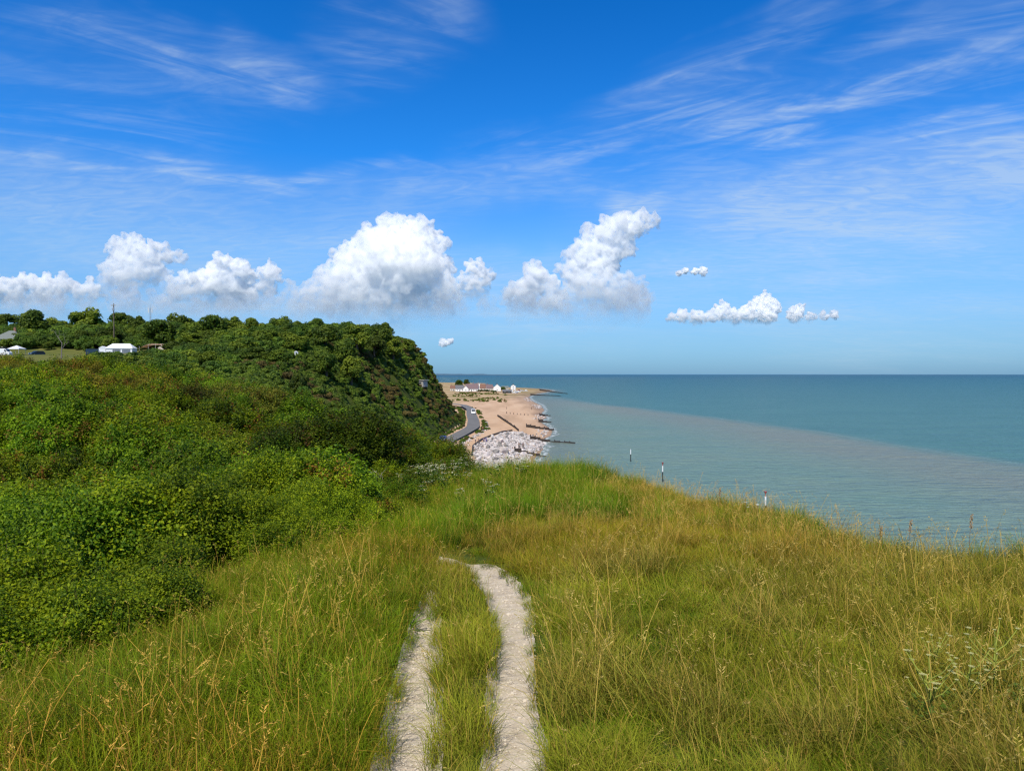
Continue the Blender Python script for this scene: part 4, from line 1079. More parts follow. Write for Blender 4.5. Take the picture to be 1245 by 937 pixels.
# ------------------------------------------------------------------ vehicles
def vehicle(name, label, cat, loc, rz, kind, paint, group=None, s=1.0):
    r_ = empty(name, loc, rz); tag(r_, label, cat, group); r_.scale = (s, s, s)
    bm = bmesh.new()
    if kind == 'van':
        L, Wd = 5.2, 1.95
        prof = [(-2.6, .35), (-2.6, 2.15), (-2.5, 2.3), (1.1, 2.3), (1.3, 2.22), (2.0, 1.35), (2.5, 1.15), (2.6, .9), (2.6, .35)]
        wins = [[(1.15, 1.4), (1.18, 2.05), (1.32, 2.05), (1.86, 1.4)]]; wsx = [(1.36, 2.19), (2.0, 1.40)]; wz = .36; rear = (1.45, 2.05)
    else:
        L, Wd = 4.2, 1.75
        prof = [(-2.1, .3), (-2.12, .85), (-1.95, 1.0), (-1.55, 1.42), (-1.2, 1.5), (.25, 1.5), (.5, 1.42), (1.1, .98), (1.9, .82), (2.1, .62), (2.1, .3)]
        wins = [[(-1.5, 1.0), (-1.32, 1.38), (-.4, 1.42), (-.4, 1.0)], [(-.3, 1.0), (-.3, 1.42), (.28, 1.42), (.9, 1.0)]]; wsx = [(.56, 1.41), (1.08, 1.02)]; wz = .31; rear = (1.05, 1.36)
    add_prism(bm, prof, -Wd / 2, Wd / 2)
    bmesh.ops.bevel(bm, geom=[e for e in bm.edges], offset=.07, segments=2, affect='EDGES', profile=.6)
    bm_obj('body', bm, paint, r_, False)
    for sy in (-1, 1):
        for w in wins:
            bm = bmesh.new(); y0 = sy * (Wd / 2 + .004); add_prism(bm, w, min(y0, y0 + sy * .012), max(y0, y0 + sy * .012)); bm_obj('window', bm, M_GLASS, r_)
        for x in (-L * .31, L * .31):
            bm = bmesh.new(); m_ = Matrix.Translation((x, sy * (Wd / 2 - .09), wz)) @ Matrix.Rotation(math.pi / 2, 4, 'X')
            bmesh.ops.create_cone(bm, cap_ends=True, segments=20, radius1=wz, radius2=wz, depth=.22, matrix=m_); wh = bm_obj('wheel', bm, M_TYRE, r_)
            bm = bmesh.new(); m_ = Matrix.Translation((x, sy * (Wd / 2 + .025), wz)) @ Matrix.Rotation(math.pi / 2, 4, 'X')
            bmesh.ops.create_cone(bm, cap_ends=True, segments=16, radius1=wz * .6, radius2=wz * .6, depth=.02, matrix=m_); bm_obj('rim', bm, M_RIM, wh)
        bm = bmesh.new(); add_box(bm, (L / 2 + .0, sy * (Wd / 2 - .28), wz + .38), (.06, .3, .16), bev=.02); bm_obj('headlight', bm, M_LAMP, r_)
        bm = bmesh.new(); add_box(bm, (-L / 2 - .01, sy * (Wd / 2 - .16), wz + .55), (.05, .14, .34), bev=.015); bm_obj('tail_light', bm, M_REDLAMP, r_)
    (xa, za), (xb, zb) = wsx
    bm = bmesh.new(); nx, nz = (za - zb), (xb - xa); l = math.hypot(nx, nz); nx, nz = nx / l * .012, nz / l * .012
    add_prism(bm, [(xa + nx, za + nz), (xb + nx, zb + nz), (xb + 3 * nx, zb + 3 * nz), (xa + 3 * nx, za + 3 * nz)], -Wd / 2 + .16, Wd / 2 - .16); bm_obj('windscreen', bm, M_GLASS, r_)
    bm = bmesh.new()
    if kind == 'van': add_box(bm, (-2.61, 0, (rear[0] + rear[1]) / 2), (.02, Wd - .5, rear[1] - rear[0]))
    else: add_prism(bm, [(-1.975, 1.02), (-1.575, 1.41), (-1.60, 1.43), (-2.0, 1.04)], -Wd / 2 + .2, Wd / 2 - .2)
    bm_obj('rear_window', bm, M_GLASS, r_)
    return r_

P_WHITE = plain('white_car_paint', (.80, .80, .80), .25, var=.03, spec=.5)
P_BLUE = plain('blue_car_paint', (.035, .06, .20), .25, var=.05, spec=.5)
P_DARK = plain('dark_blue_paint', (.016, .035, .06), .3, var=.05, spec=.5)
P_SILVER = plain('silver_paint', (.35, .36, .38), .3, .5, var=.05)
P_RED = plain('red_paint', (.30, .03, .025), .3, var=.05)
def road_at(y):
    return float(np.interp(y, ROAD_CL[1], ROAD_CL[0])), float(np.interp(y, ROAD_CL[1], ROAD_CL[2])) + .125
def road_dir(y): 
    a, b = road_at(y - 3)[0], road_at(y + 3)[0]; return math.atan2(6, b - a)
x_, z_ = road_at(345); vehicle('van', 'white van driving along the coast road below the headland', 'van', (x_ + .9, 345, z_), road_dir(345) + math.pi, 'van', P_WHITE)
x_, z_ = road_at(205); vehicle('car', 'dark blue car on the near end of the coast road', 'car', (x_ - .6, 205, z_), road_dir(205) + math.pi, 'car', P_BLUE)
p = at(117, 430, 226); vehicle('parked_van', 'dark blue van parked left of the white marquee', 'van', (p.x, p.y, G(p.x, p.y) + .1), R(12), 'van', P_DARK)
p = at(45, 427, 222); vehicle('parked_car', 'dark car with bright windscreen parked on the field left of the bare branch', 'car', (p.x, p.y, G(p.x, p.y) + .1), R(-115), 'car', P_DARK)
p = at(3, 424, 226); vehicle('parked_van', 'white van at the left edge below the grey house', 'van', (p.x, p.y, G(p.x, p.y) + .1), R(5), 'van', P_WHITE)

# ------------------------------------------------------------------ houses
def house(name, label, loc, w, dpt, hw, hr, rz, wall, roof, nwin=3, hip=False, chim=1, gable_x=False, group=None, storeys=1):
    r_ = empty(name, loc, rz); tag(r_, label, 'house', group)
    bm = bmesh.new()
    if hip: add_box(bm, (0, 0, hw / 2), (w, dpt, hw))
    else:
        bm2 = [(-dpt / 2, 0), (dpt / 2, 0), (dpt / 2, hw), (0, hw + hr - .12), (-dpt / 2, hw)]
        a = [bm.verts.new((-w / 2, y, z)) for y, z in bm2]; b = [bm.verts.new((w / 2, y, z)) for y, z in bm2]
        bm.faces.new(a); bm.faces.new(b[::-1])
        for i in range(5): bm.faces.new((a[i], b[i], b[(i + 1) % 5], a[(i + 1) % 5]))
    wl = bm_obj('wall', bm, wall, r_)
    bm = bmesh.new(); o = .35
    if hip:
        rl = max(0.2, w / 2 - dpt / 2)
        v = [bm.verts.new(q) for q in ((-w / 2 - o, -dpt / 2 - o, hw), (w / 2 + o, -dpt / 2 - o, hw), (w / 2 + o, dpt / 2 + o, hw), (-w / 2 - o, dpt / 2 + o, hw), (-rl, 0, hw + hr), (rl, 0, hw + hr))]
        for f in ((0, 1, 5, 4), (1, 2, 5), (2, 3, 4, 5), (3, 0, 4), (3, 2, 1, 0)): bm.faces.new([v[i] for i in f])
    else:
        sl = hr / (dpt / 2); y1 = dpt / 2 + o; z1 = hw - sl * o; tk = .16
        pr = [(-y1, z1), (0, hw + hr), (y1, z1), (y1, z1 + tk), (0, hw + hr + tk), (-y1, z1 + tk)]
        a = [bm.verts.new((-w / 2 - .2, y, z)) for y, z in pr]; b = [bm.verts.new((w / 2 + .2, y, z)) for y, z in pr]
        n = 6; 
        for i in range(n): bm.faces.new((a[i], b[i], b[(i + 1) % n], a[(i + 1) % n]))
        for e in (a, b): bm.faces.new((e[0], e[1], e[4], e[5])); bm.faces.new((e[1], e[2], e[3], e[4]))
    rf = bm_obj('roof', bm, roof, r_)
    for k in range(chim):
        bm = bmesh.new(); cx = (-.32 + .64 * k) * w if not hip else (.1 * w); add_box(bm, (cx, 0.25, hw + hr + .25), (.7, .6, 1.5)); add_tube(bm, [(cx, .25, hw + hr + 1.0), (cx, .25, hw + hr + 1.35)], .13, 6); bm_obj('chimney', bm, plain('chimney_brick', (.25, .12, .08), .9), rf)
    def win(x, y, z, ww, hh, side):
        bm = bmesh.new()
        if side == 'x': add_box(bm, (x, y, z), (.08, ww, hh))
        else: add_box(bm, (x, y, z), (ww, .08, hh))
        f = bm_obj('window', bm, M_WHITE, r_); bm = bmesh.new()
        if side == 'x': add_box(bm, (x + math.copysign(.03, x), y, z), (.06, ww - .18, hh - .18))
        else: add_box(bm, (x, y + math.copysign(.03, y), z), (ww - .18, .06, hh - .18))
        bm_obj('pane', bm, M_GLASS, f)
    for st in range(storeys):
        zc = 1.5 + st * 2.6
        for i in range(nwin):
            x = (-.5 + (i + .5) / nwin) * w * .9
            if i == nwin // 2 and st == 0 and nwin > 1:
                bm = bmesh.new(); add_box(bm, (x, -dpt / 2 - .03, 1.02), (.95, .06, 2.04)); bm_obj('door', bm, plain('door_paint', (.06, .10, .12), .4), r_)
            else: win(x, -dpt / 2 - .02, zc, 1.15, 1.2, 'y')
        for s_ in (-1, 1): win(s_ * (w / 2 + .02), 0, zc, 1.2, 1.2, 'x')
    return r_
RF_GREY = plain('slate_roof', (.13, .13, .14), .8, var=.2, scale=1.5)
RF_PURP = plain('tiled_roof', (.17, .115, .12), .85, var=.2, scale=1.5)
RF_BRN = plain('brown_tile_roof', (.19, .10, .07), .85, var=.2, scale=1.5)
RF_GRN = plain('grey_green_roof', (.16, .18, .165), .8, var=.2, scale=1.2)
W_WHITE = plain('white_render', (.80, .79, .76), .8, var=.04, scale=1)
W_CREAM = plain('cream_render', (.55, .50, .42), .8, var=.06, scale=1)
W_STONE = plain('pale_stone', (.34, .33, .31), .9, var=.15, scale=1.5)
W_DARK = plain('dark_boarding', (.05, .04, .035), .8, var=.2)

p = at(15, 420, 262); house('house', 'pale house with a grey green hipped roof at the far left edge', (p.x, p.y, G(p.x, p.y)), 9.2, 7.5, 2.9, 3.2, R(10), W_STONE, RF_GRN, 4, hip=True, chim=1)
vg = 'houses of the seaside village'
def vh(px, py, d):
    p = at(px, py, d); p.z = max(G(p.x, p.y), 2.2); return p
for lab, px, py, d, w, dp, hw, hr, rz, wl, rf, nw, ch, st in [
    ('white house with a grey roof at the left end of the village', 559, 475, 850, 10, 8, 3.4, 3.8, 5, W_WHITE, RF_GREY, 3, 1, 1),
    ('long white house with a broad purple tiled roof', 574, 475, 860, 15, 10, 3.2, 5.2, -4, W_WHITE, RF_PURP, 5, 2, 1),
    ('white gabled wing jutting from the left of the long purple roofed house', 566.5, 475, 845, 4.5, 6, 3.6, 3.0, 90, W_WHITE, RF_PURP, 2, 0, 1),
    ('small house with a pale roof rising behind the long purple roofed house', 577.5, 471.5, 930, 6, 6, 5.6, 3.0, 0, W_WHITE, RF_GREY, 2, 1, 2),
    ('white chimneyed house right of the small pale one behind the long house', 582.5, 471.5, 935, 5.5, 6, 5.4, 3.4, 90, W_WHITE, RF_GREY, 2, 1, 2),
    ('brown roofed house behind the dark hedge', 589, 473, 900, 11, 8, 3.2, 4.2, 0, W_CREAM, RF_BRN, 3, 2, 1),
    ('cottage with purple roof left of the tall white gable', 595, 473.5, 890, 8, 8, 3.4, 4.0, 10, W_CREAM, RF_PURP, 3, 1, 1),
    ('tall white gable ended house, brightest in the village', 604.5, 474, 870, 8, 8.8, 4.4, 3.8, 90, W_WHITE, RF_GREY, 1, 1, 1),
    ('pale flat fronted house behind the boats by the shore', 624, 472, 930, 6.5, 6, 5.2, 1.6, 90, W_WHITE, RF_GREY, 2, 1, 2),
    ('low house with a green boarded front right of the white gable', 614, 471.5, 960, 9, 6, 2.6, 1.8, 0, W_CREAM, RF_GRN, 3, 0, 1),
    ('long dark boathouse at the top of the shingle', 616.5, 477.5, 770, 9.5, 5, 2.2, 1.5, 0, W_DARK, RF_GREY, 2, 0, 1),
    ('small brown house half hidden behind the headland', 552, 473, 880, 9, 7, 3.2, 3.2, 0, W_CREAM, RF_BRN, 3, 1, 1),
]:
    house('boathouse' if 'boathouse' in lab else 'house', lab, vh(px, py, d), w, dp, hw, hr, R(rz), wl, rf, nw, chim=ch, group=vg, storeys=st)
for lab, px, py, d, wp, sh in [
    ('dark green hedge like tree in front of the brown roofed village house', 584, 475, 830, 12, .5), ('second dark tree of the village hedge, left of the white gable', 591, 475, 835, 10, .6),
    ('dark village tree rising behind the leftmost white house', 567, 465, 960, 9, .55), ('grey green tree at the left end of the village beside the headland', 558, 466, 960, 11, .8),
    ('low green tree right of the white gabled village house', 611, 472.5, 880, 9, .8), ('small green tree between the village houses and the boathouse', 600, 476, 800, 9, .8)]:
    p = vh(px, 474, d); s = wp / 2 / F * d / 3.0; zc = EYE + (HY - py) / F * d
    t = empty('tree', (p.x, p.y, p.z)); tag(t, lab, 'tree', 'village trees')
    h = max(zc - p.z, 1.2); c = link(bpy.data.objects.new('crown', CROWNS[random.randrange(4)]), t); c.location = (0, 0, h); c.scale = (s, s, min(s, h / 2.6)); c.color = (sh, sh, sh, 1)
    k = link(bpy.data.objects.new('trunk', TRUNK), t); k.location = (0, 0, h); k.scale = (s, s, h / 6)

def boat(label, loc, rz, hullm, L=5.5, mast=False):
    r_ = empty('boat', loc, rz); tag(r_, label, 'boat', 'boats drawn up on the shingle')
    bm = bmesh.new(); rows = []
    for i in range(9):
        t = i / 8; hb = .95 * (1 - max(0, t - .45) ** 2 * 3.1) * (L / 5.5); hb = max(hb, .03); x = (t - .5) * L; sh = .95 + .35 * max(0, t - .4)
        rows.append([bm.verts.new((x, y, z)) for y, z in ((-hb, sh), (-hb * .8, .35), (0, .08), (hb * .8, .35), (hb, sh))])
    for a, b in zip(rows, rows[1:]):
        for j in range(4): bm.faces.new((a[j], b[j], b[j + 1], a[j + 1]))
        bm.faces.new((a[4], b[4], b[0], a[0]))
    bm.faces.new(rows[0]); bm.faces.new(rows[-1][::-1]); bm_obj('hull', bm, hullm, r_)
    bm = bmesh.new(); add_box(bm, (.3, 0, 1.5), (1.4, 1.1, 1.1), bev=.08); cb = bm_obj('cabin', bm, M_WHITE, r_)
    bm = bmesh.new(); add_box(bm, (1.01, 0, 1.7), (.02, .9, .45)); bm_obj('window', bm, M_GLASS, cb)
    if mast:
        bm = bmesh.new(); add_tube(bm, [(-.5, 0, .9), (-.5, 0, 5.2)], .06, 6); bm_obj('mast', bm, M_STEEL, r_)
    return r_
B_BLUE = plain('blue_hull', (.03, .08, .22), .4); B_BLK = plain('black_hull', (.02, .02, .022), .5)
for lab, px, py, d, rz, m_, L, ms in [
    ('white boat drawn up left of the shore cluster', 622.5, 477.5, 800, 20, M_WHITE, 5.5, False), ('black hulled boat lying on the shingle crest', 626.5, 476.8, 805, 70, B_BLK, 6, True),
    ('white boat with a mast in the middle of the boats', 630, 476.8, 800, -30, M_WHITE, 6, True), ('blue hulled boat among the drawn up boats', 628.3, 478.3, 775, 110, B_BLUE, 5, False),
    ('rightmost white boat near the end of the shingle point', 639, 475.6, 850, 10, M_WHITE, 5.5, False), ('small white boat in front of the drawn up boats', 625, 479, 765, 0, M_WHITE, 4.6, False)]:
    boat(lab, vh(px, py, d), R(rz), m_, L, ms)
for lab, px, py, d, pt in [('white car parked beside the boats at the shore', 634, 475.4, 860, P_WHITE), ('red car parked behind the drawn up boats', 631.5, 474.6, 880, P_RED), ('silver car parked beside the pale shore house', 619.5, 474.6, 890, P_SILVER)]:
    vehicle('parked_car', lab, 'car', vh(px, py, d), R(20), 'car', pt, 'cars parked by the boats')

# ------------------------------------------------------------------ poles and mast above the field
def poles():
    p = at(139, 410, 258); g_ = G(p.x, p.y); top = EYE + (HY - 369) / F * 258
    r_ = empty('utility_pole', (p.x, p.y, g_)); tag(r_, 'dark wooden utility pole with a short crossarm above the marquee', 'pole')
    bm = bmesh.new(); add_tube(bm, [(0, 0, 0), (0, 0, top - g_)], [.22, .15], 8); bm_obj('pole', bm, M_WOOD, r_)
    bm = bmesh.new(); add_box(bm, (0, -.2, top - g_ - .7), (1.8, .14, .16)); ca = bm_obj('crossarm', bm, M_WOOD, r_)
    for x in (-.8, 0, .8):
        bm = bmesh.new(); add_tube(bm, [(x, -.2, top - g_ - .62), (x, -.2, top - g_ - .3)], [.08, .05], 6); bm_obj('insulator', bm, M_LAMP, ca)
    bm = bmesh.new(); add_box(bm, (0, -.35, top - g_ - 2.1), (.6, .5, 1.0), bev=.06); bm_obj('transformer', bm, M_STEEL, r_)
    p = at(183.5, 400, 330); g_ = G(p.x, p.y); top = EYE + (HY - 372) / F * 330 - g_
    r_ = empty('radio_mast', (p.x, p.y, g_)); tag(r_, 'thin pale radio mast with antennas on the wooded skyline', 'mast')
    bm = bmesh.new(); q = .32
    for a in range(3):
        c, s = math.cos(a * 2.094) * q, math.sin(a * 2.094) * q; add_tube(bm, [(c, s, 0), (c, s, top - 1)], .06, 5)
        c2, s2 = math.cos((a + 1) * 2.094) * q, math.sin((a + 1) * 2.094) * q
        for k in range(int(top / 1.2)): add_tube(bm, [(c, s, k * 1.2), (c2, s2, k * 1.2 + 1.1)], .03, 4)
    bm_obj('lattice', bm, M_STEEL, r_)
    for sx in (-.9, .75):
        bm = bmesh.new(); add_tube(bm, [(0, 0, top - 2.4), (sx, 0, top - 2.4)], .05, 5); add_box(bm, (sx, 0, top - 2.0), (.28, .22, 2.2)); bm_obj('antenna', bm, M_WHITE, r_)
    bm = bmesh.new(); add_tube(bm, [(0, 0, top - 1.2), (0, 0, top + .6)], [.08, .03], 6); bm_obj('spike', bm, M_STEEL, r_)
poles()

def white_specks():
    for px, py, lab in ((277, 434, 'small white hut showing among the trees right of the camping field'), (360, 436, 'tiny white hut among the trees in the middle of the headland')):
        p = on_ground(px, py, 120, 300)
        r_ = empty('hut', (p.x, p.y, p.z + .8), R(30)); tag(r_, lab, 'hut', 'white huts among the trees'); r_.scale = (.34, .34, .34)
        bm = bmesh.new(); add_box(bm, (0, 0, .8), (2.4, 2.0, 2.4)); bm_obj('wall', bm, M_WHITE, r_)
        bm = bmesh.new(); add_prism(bm, [(-1.5, 1.95), (1.5, 1.95), (0, 2.75)], -1.2, 1.2); bm_obj('roof', bm, M_WHITE, r_)
        bm = bmesh.new(); add_box(bm, (0, -1.02, 1.2), (.9, .03, .6)); bm_obj('window', bm, M_GLASS, r_)
    p = on_ground(511.5, 469, 150, 320)
    r_ = empty('concrete_shelter', (p.x, p.y, p.z - .3), R(-25)); tag(r_, 'grey concrete lookout half buried in the headland face', 'lookout')
    bm = bmesh.new(); add_prism(bm, [(-1.7, 0), (1.7, 0), (1.6, 1.9), (-1.2, 2.1)], -1.2, 1.5); bm_obj('wall', bm, W_STONE, r_)
    bm = bmesh.new(); add_box(bm, (.1, .1, 2.15), (4.0, 3.2, .25)); bm_obj('roof', bm, W_STONE, r_)
    bm = bmesh.new(); add_box(bm, (.1, -1.21, 1.2), (1.8, .05, .45)); bm_obj('opening', bm, M_GLASS, r_)
    # bare forked branch standing out of the scrub skyline
    b = at(75, 424, 38); r_ = empty('bare_branch', (b.x, b.y, b.z - .5)); tag(r_, 'bare grey forked branch sticking out of the scrub skyline', 'branch')
    bm = bmesh.new(); random.seed(3)
    def grow(p0, d, L, r0, n):
        p1 = p0 + d * L * .55 + Vector((random.uniform(-.05, .05), 0, 0)); p2 = p1 + (d + Vector((random.uniform(-.3, .3), random.uniform(-.2, .2), .05))).normalized() * L * .5
        add_tube(bm, [p0, p1, p2], [r0, r0 * .75, r0 * .5], 5)
        if n > 0:
            for s in (-1, 1): grow(p2 if s < 0 else p1, (d + Vector((s * random.uniform(.35, .8), random.uniform(-.3, .3), .1))).normalized(), L * .62, r0 * .5, n - 1)
    grow(Vector((0, 0, 0)), Vector((.08, 0, 1)), .75, .035, 3)
    bm_obj('branch', bm, plain('dead_wood', (.20, .17, .15), .9, var=.2), r_)
white_specks()

# ------------------------------------------------------------------ beach: rocks, groynes, people, beacons
def rocks():
    m, T, out = new_mat('chalk_rock')
    pos = T.node('ShaderNodeTexCoord').outputs['Object']
    t = T.node('ShaderNodeAttribute', attribute_name='tint', attribute_type='INSTANCER').outputs['Color']
    n = T.noise(pos, 2.0, 5, .65); c = T.mix(1.0, T.ramp(n, [(.3, (.33, .29, .29)), (.55, (.60, .56, .55)), (.8, (.72, .69, .67))]), t, 'MULTIPLY')
    p = T.node('ShaderNodeBsdfPrincipled'); T.put(p.inputs['Base Color'], c); p.inputs['Roughness'].default_value = .9; T.l.new(p.outputs[0], out.inputs[0])
    P = []
    for i in range(6):
        r = np.random.default_rng(500 + i); bm = bmesh.new(); bmesh.ops.create_icosphere(bm, subdivisions=2, radius=.5)
        for v in bm.verts:
            q = np.array(v.co); k = 1.0
            for j in range(6):
                nrm = np.random.default_rng(i * 10 + j).normal(0, 1, 3); nrm /= np.linalg.norm(nrm); e = q @ nrm
                if e > .30: q = q - nrm * (e - .30)
            q = q * r.uniform(.93, 1.07); v.co = Vector(q * np.array([1.3, 1.0, .75]))
        me = bpy.data.meshes.new('rock'); bm.to_mesh(me); bm.free(); me.materials.append(m); P.append(me)
    coll = proto_collection('chalk_rock', P)
    r = np.random.default_rng(55)
    poly = np.array([(-9.5, 181), (-10.2, 202), (-8.2, 222), (-3, 254), (3.5, 262), (9.5, 240), (10.5, 232), (8.5, 214), (4.5, 190), (4.5, 161), (8, 130), (13, 100), (-1, 100), (-6, 140)])
    def inpoly(x, y):
        c = np.zeros(x.shape, bool); j = len(poly) - 1
        for i in range(len(poly)):
            xi, yi = poly[i]; xj, yj = poly[j]
            c ^= ((yi > y) != (yj > y)) & (x < (xj - xi) * (y - yi) / (yj - yi + 1e-9) + xi); j = i
        return c
    n = 16000; x = r.uniform(-12, 15, n); y = r.uniform(100, 266, n); ok = inpoly(x, y); x, y = x[ok], y[ok]
    n2 = 500; y2 = r.uniform(240, 700, n2); x2 = shore_x(y2) - 1.2 - np.abs(r.normal(0, 2.2, n2)); k2 = fbm(y2 * .04, y2 * 0, 161, 2) > .5
    nn = 260; y3 = r.uniform(190, 300, nn); x3 = np.interp(y3, ROAD_CL[1], ROAD_CL[0]) + 4.3 + np.abs(r.normal(0, .7, nn))
    X = np.concatenate([x, x2[k2], x3]); Y = np.concatenate([y, y2[k2], y3]); s = np.concatenate([np.exp(r.normal(-.78, .5, len(x))), r.uniform(.4, 1.1, k2.sum()), r.uniform(.25, .7, nn)]); m_ = len(X)
    dk = np.where(r.uniform(0, 1, (m_, 1)) < .2, .42, 1.0) * r.uniform(.7, 1.1, (m_, 1)) * np.where(r.uniform(0, 1, (m_, 1)) < .3, [[1.03, .98, .95]], [[.96, .96, .94]])
    sc = np.stack([s, s * r.uniform(.8, 1.2, m_), s * r.uniform(.8, 1.2, m_)], -1)
    scatter('white_rocks', coll, np.stack([X, Y, np.maximum(ground(X, Y), -.1) + .1 * s], -1), r.uniform(0, 6.28, m_), sc, dk, r.integers(0, 6, m_), r.normal(0, .5, (m_, 2)), 'pale chalk boulders heaped on the foreshore at the bend of the beach', 'rocks')
rocks()

def revetment():
    """dark curved edging along the landward side of the boulders"""
    pts = [(-9.8, 178), (-10.7, 200), (-9.2, 221), (-6.4, 240), (-3.2, 256), (0, 262)]
    r_ = empty('sea_wall', (pts[0][0], pts[0][1], 1.5)); tag(r_, 'low dark curved timber edging along the landward side of the white rocks', 'wall')
    bm = bmesh.new(); pts = np.array(pts, float); s = np.linspace(0, len(pts) - 1, 60); xs = np.interp(s, range(len(pts)), pts[:, 0]); ys = np.interp(s, range(len(pts)), pts[:, 1]); gz = ground(xs, ys)
    for a in range(59):
        v = []
        for k, (ox, h) in ((a, (0, 1)), (a + 1, (0, 1))):
            v.append([bm.verts.new((xs[k] - pts[0, 0] + o, ys[k] - pts[0, 1], gz[k] - 1.5 + z)) for o, z in ((-.22, -.5), (-.16, .5), (.16, .5), (.22, -.5))])
        for i in range(3): bm.faces.new((v[0][i], v[1][i], v[1][i + 1], v[0][i + 1]))
    bm_obj('edging', bm, M_WET, r_)
revetment()

def groyne(label, a, b, h0=1.3, h1=.9, planks=True, step=2.0):
    """line of timber posts with planking from a (landward) to b (seaward)"""
    a, b = Vector(a), Vector(b); L = (b - a).length; u = (b - a) / L; n = Vector((-u.y, u.x))
    r_ = empty('groyne', (a.x, a.y, max(G(a.x, a.y), 0))); tag(r_, label, 'groyne', 'groynes along the beach'); z0 = r_.location.z
    bm = bmesh.new(); bm2 = bmesh.new(); k = int(L / step) + 1
    for i in range(k + 1):
        t = i / k; p = a.lerp(b, t); g_ = max(G(p.x, p.y), -.4); hh = h0 + (h1 - h0) * t + random.uniform(-.15, .3)
        add_box(bm, (p.x - a.x, p.y - a.y, g_ + hh / 2 - z0 - .2), (.30, .30, hh + .4))
        if planks and i < k:
            q = a.lerp(b, (i + 1) / k); mid = (p + q) / 2; g2 = max(G(mid.x, mid.y), -.4)
            vs = add_box(bm2, (0, 0, 0), ((q - p).length, .14, hh * .72)); bmesh.ops.rotate(bm2, cent=(0, 0, 0), matrix=Matrix.Rotation(math.atan2(u.y, u.x), 3, 'Z'), verts=vs); bmesh.ops.translate(bm2, vec=(mid.x - a.x + n.x * .23, mid.y - a.y + n.y * .23, g2 + hh * .36 - z0), verts=vs)
    bm_obj('posts', bm, M_WET, r_)
    if planks: bm_obj('planking', bm2, M_WET, r_)
    else: bm2.free()
def gp(px, py, z=0.3):
    p = foot_pt(px, py, z); return (p.x, p.y)
groyne('longest dark groyne reaching far out beyond the white rocks', gp(645, 533, .8), gp(699, 539, 0), 1.5, .7)
groyne('dark groyne at the seaward corner of the white rocks nearest the viewer', gp(626, 550, .8), gp(664, 555, 0), 1.4, .5)
groyne('groyne with posts just beyond the white rocks', gp(640, 520, .8), gp(673, 523.5, 0), 1.5, .8)
groyne('short dark groyne halfway along the beach', gp(655, 511.5, .7), gp(670, 513.5, 0), 1.5, .8)
groyne('small broken groyne above the halfway one', gp(656, 504.5, .6), gp(669, 505.5, 0), 1.4, .6)
groyne('low groyne at the point below the village', gp(645, 479.5, .8), gp(682, 481.5, 0), 2.0, 1.0)
groyne('farthest groyne running along the end of the shingle point', gp(656, 474.2, .8), gp(690, 478.8, 0), 2.2, 1.0)
groyne('diagonal half buried line of timber running up the shingle', gp(605, 506, 1.8), gp(630, 525, 1.2), .9, .8)
groyne('faint line of old posts across the middle of the beach', gp(616, 501.5, 1.5), gp(642, 503.5, 1.2), 1.0, .7, False, 3.0)

def beacons():
    red = plain('faded_red_paint', (.45, .10, .08), .6); blk = plain('black_pile', (.03, .03, .03), .7)
    for lab, px, ytop, ybase in [('thin beacon post with a white top, farthest out over the water', 767, 544, 561), ('beacon post with a faint red topmark standing in the sea', 806, 562, 586), ('tall beacon post with a white band and red topmark behind the grass', 931.5, 597, 634)]:
        p = foot_pt(px, ybase, 0); h = (ybase - ytop) / F * p.y
        r_ = empty('beacon_post', p); tag(r_, lab, 'beacon', 'beacon posts in the sea')
        bm = bmesh.new(); add_tube(bm, [(0, 0, -1), (0, 0, h * .62)], .11, 8); bm_obj('pile', bm, blk, r_)
        bm = bmesh.new(); add_tube(bm, [(0, 0, h * .52), (0, 0, h * .82)], .13, 8); bm_obj('band', bm, M_WHITE, r_)
        bm = bmesh.new(); add_tube(bm, [(0, 0, h * .82), (0, 0, h * .9)], .06, 6)
        if px > 780: bmesh.ops.create_cone(bm, cap_ends=True, segments=10, radius1=.10, radius2=.24, depth=.36, matrix=Matrix.Translation((0, 0, h * .95)))
        bm_obj('topmark', bm, red if px > 780 else M_WHITE, r_)
beacons()

# ------------------------------------------------------------------ people on the beach
def skinned(name, verts, edges, radii, mat, parent, root=0):
    me = bpy.data.meshes.new(name); me.from_pydata(verts, edges, []); o = bpy.data.objects.new(name, me); COL.objects.link(o)
    sk = o.modifiers.new('skin', 'SKIN'); me.skin_vertices[0].data[root].use_root = True
    for i, r in enumerate(radii):
        me.skin_vertices[0].data[i].radius = (r, r) if not hasattr(r, '__len__') else r
    su = o.modifiers.new('sub', 'SUBSURF'); su.levels = 1; su.render_levels = 1
    dg = bpy.context.evaluated_depsgraph_get(); em = bpy.data.meshes.new_from_object(o.evaluated_get(dg)); em.name = name
    bpy.data.objects.remove(o); em.materials.clear(); em.materials.append(mat)
    for p in em.polygons: p.use_smooth = True
    return link(bpy.data.objects.new(name, em), parent)

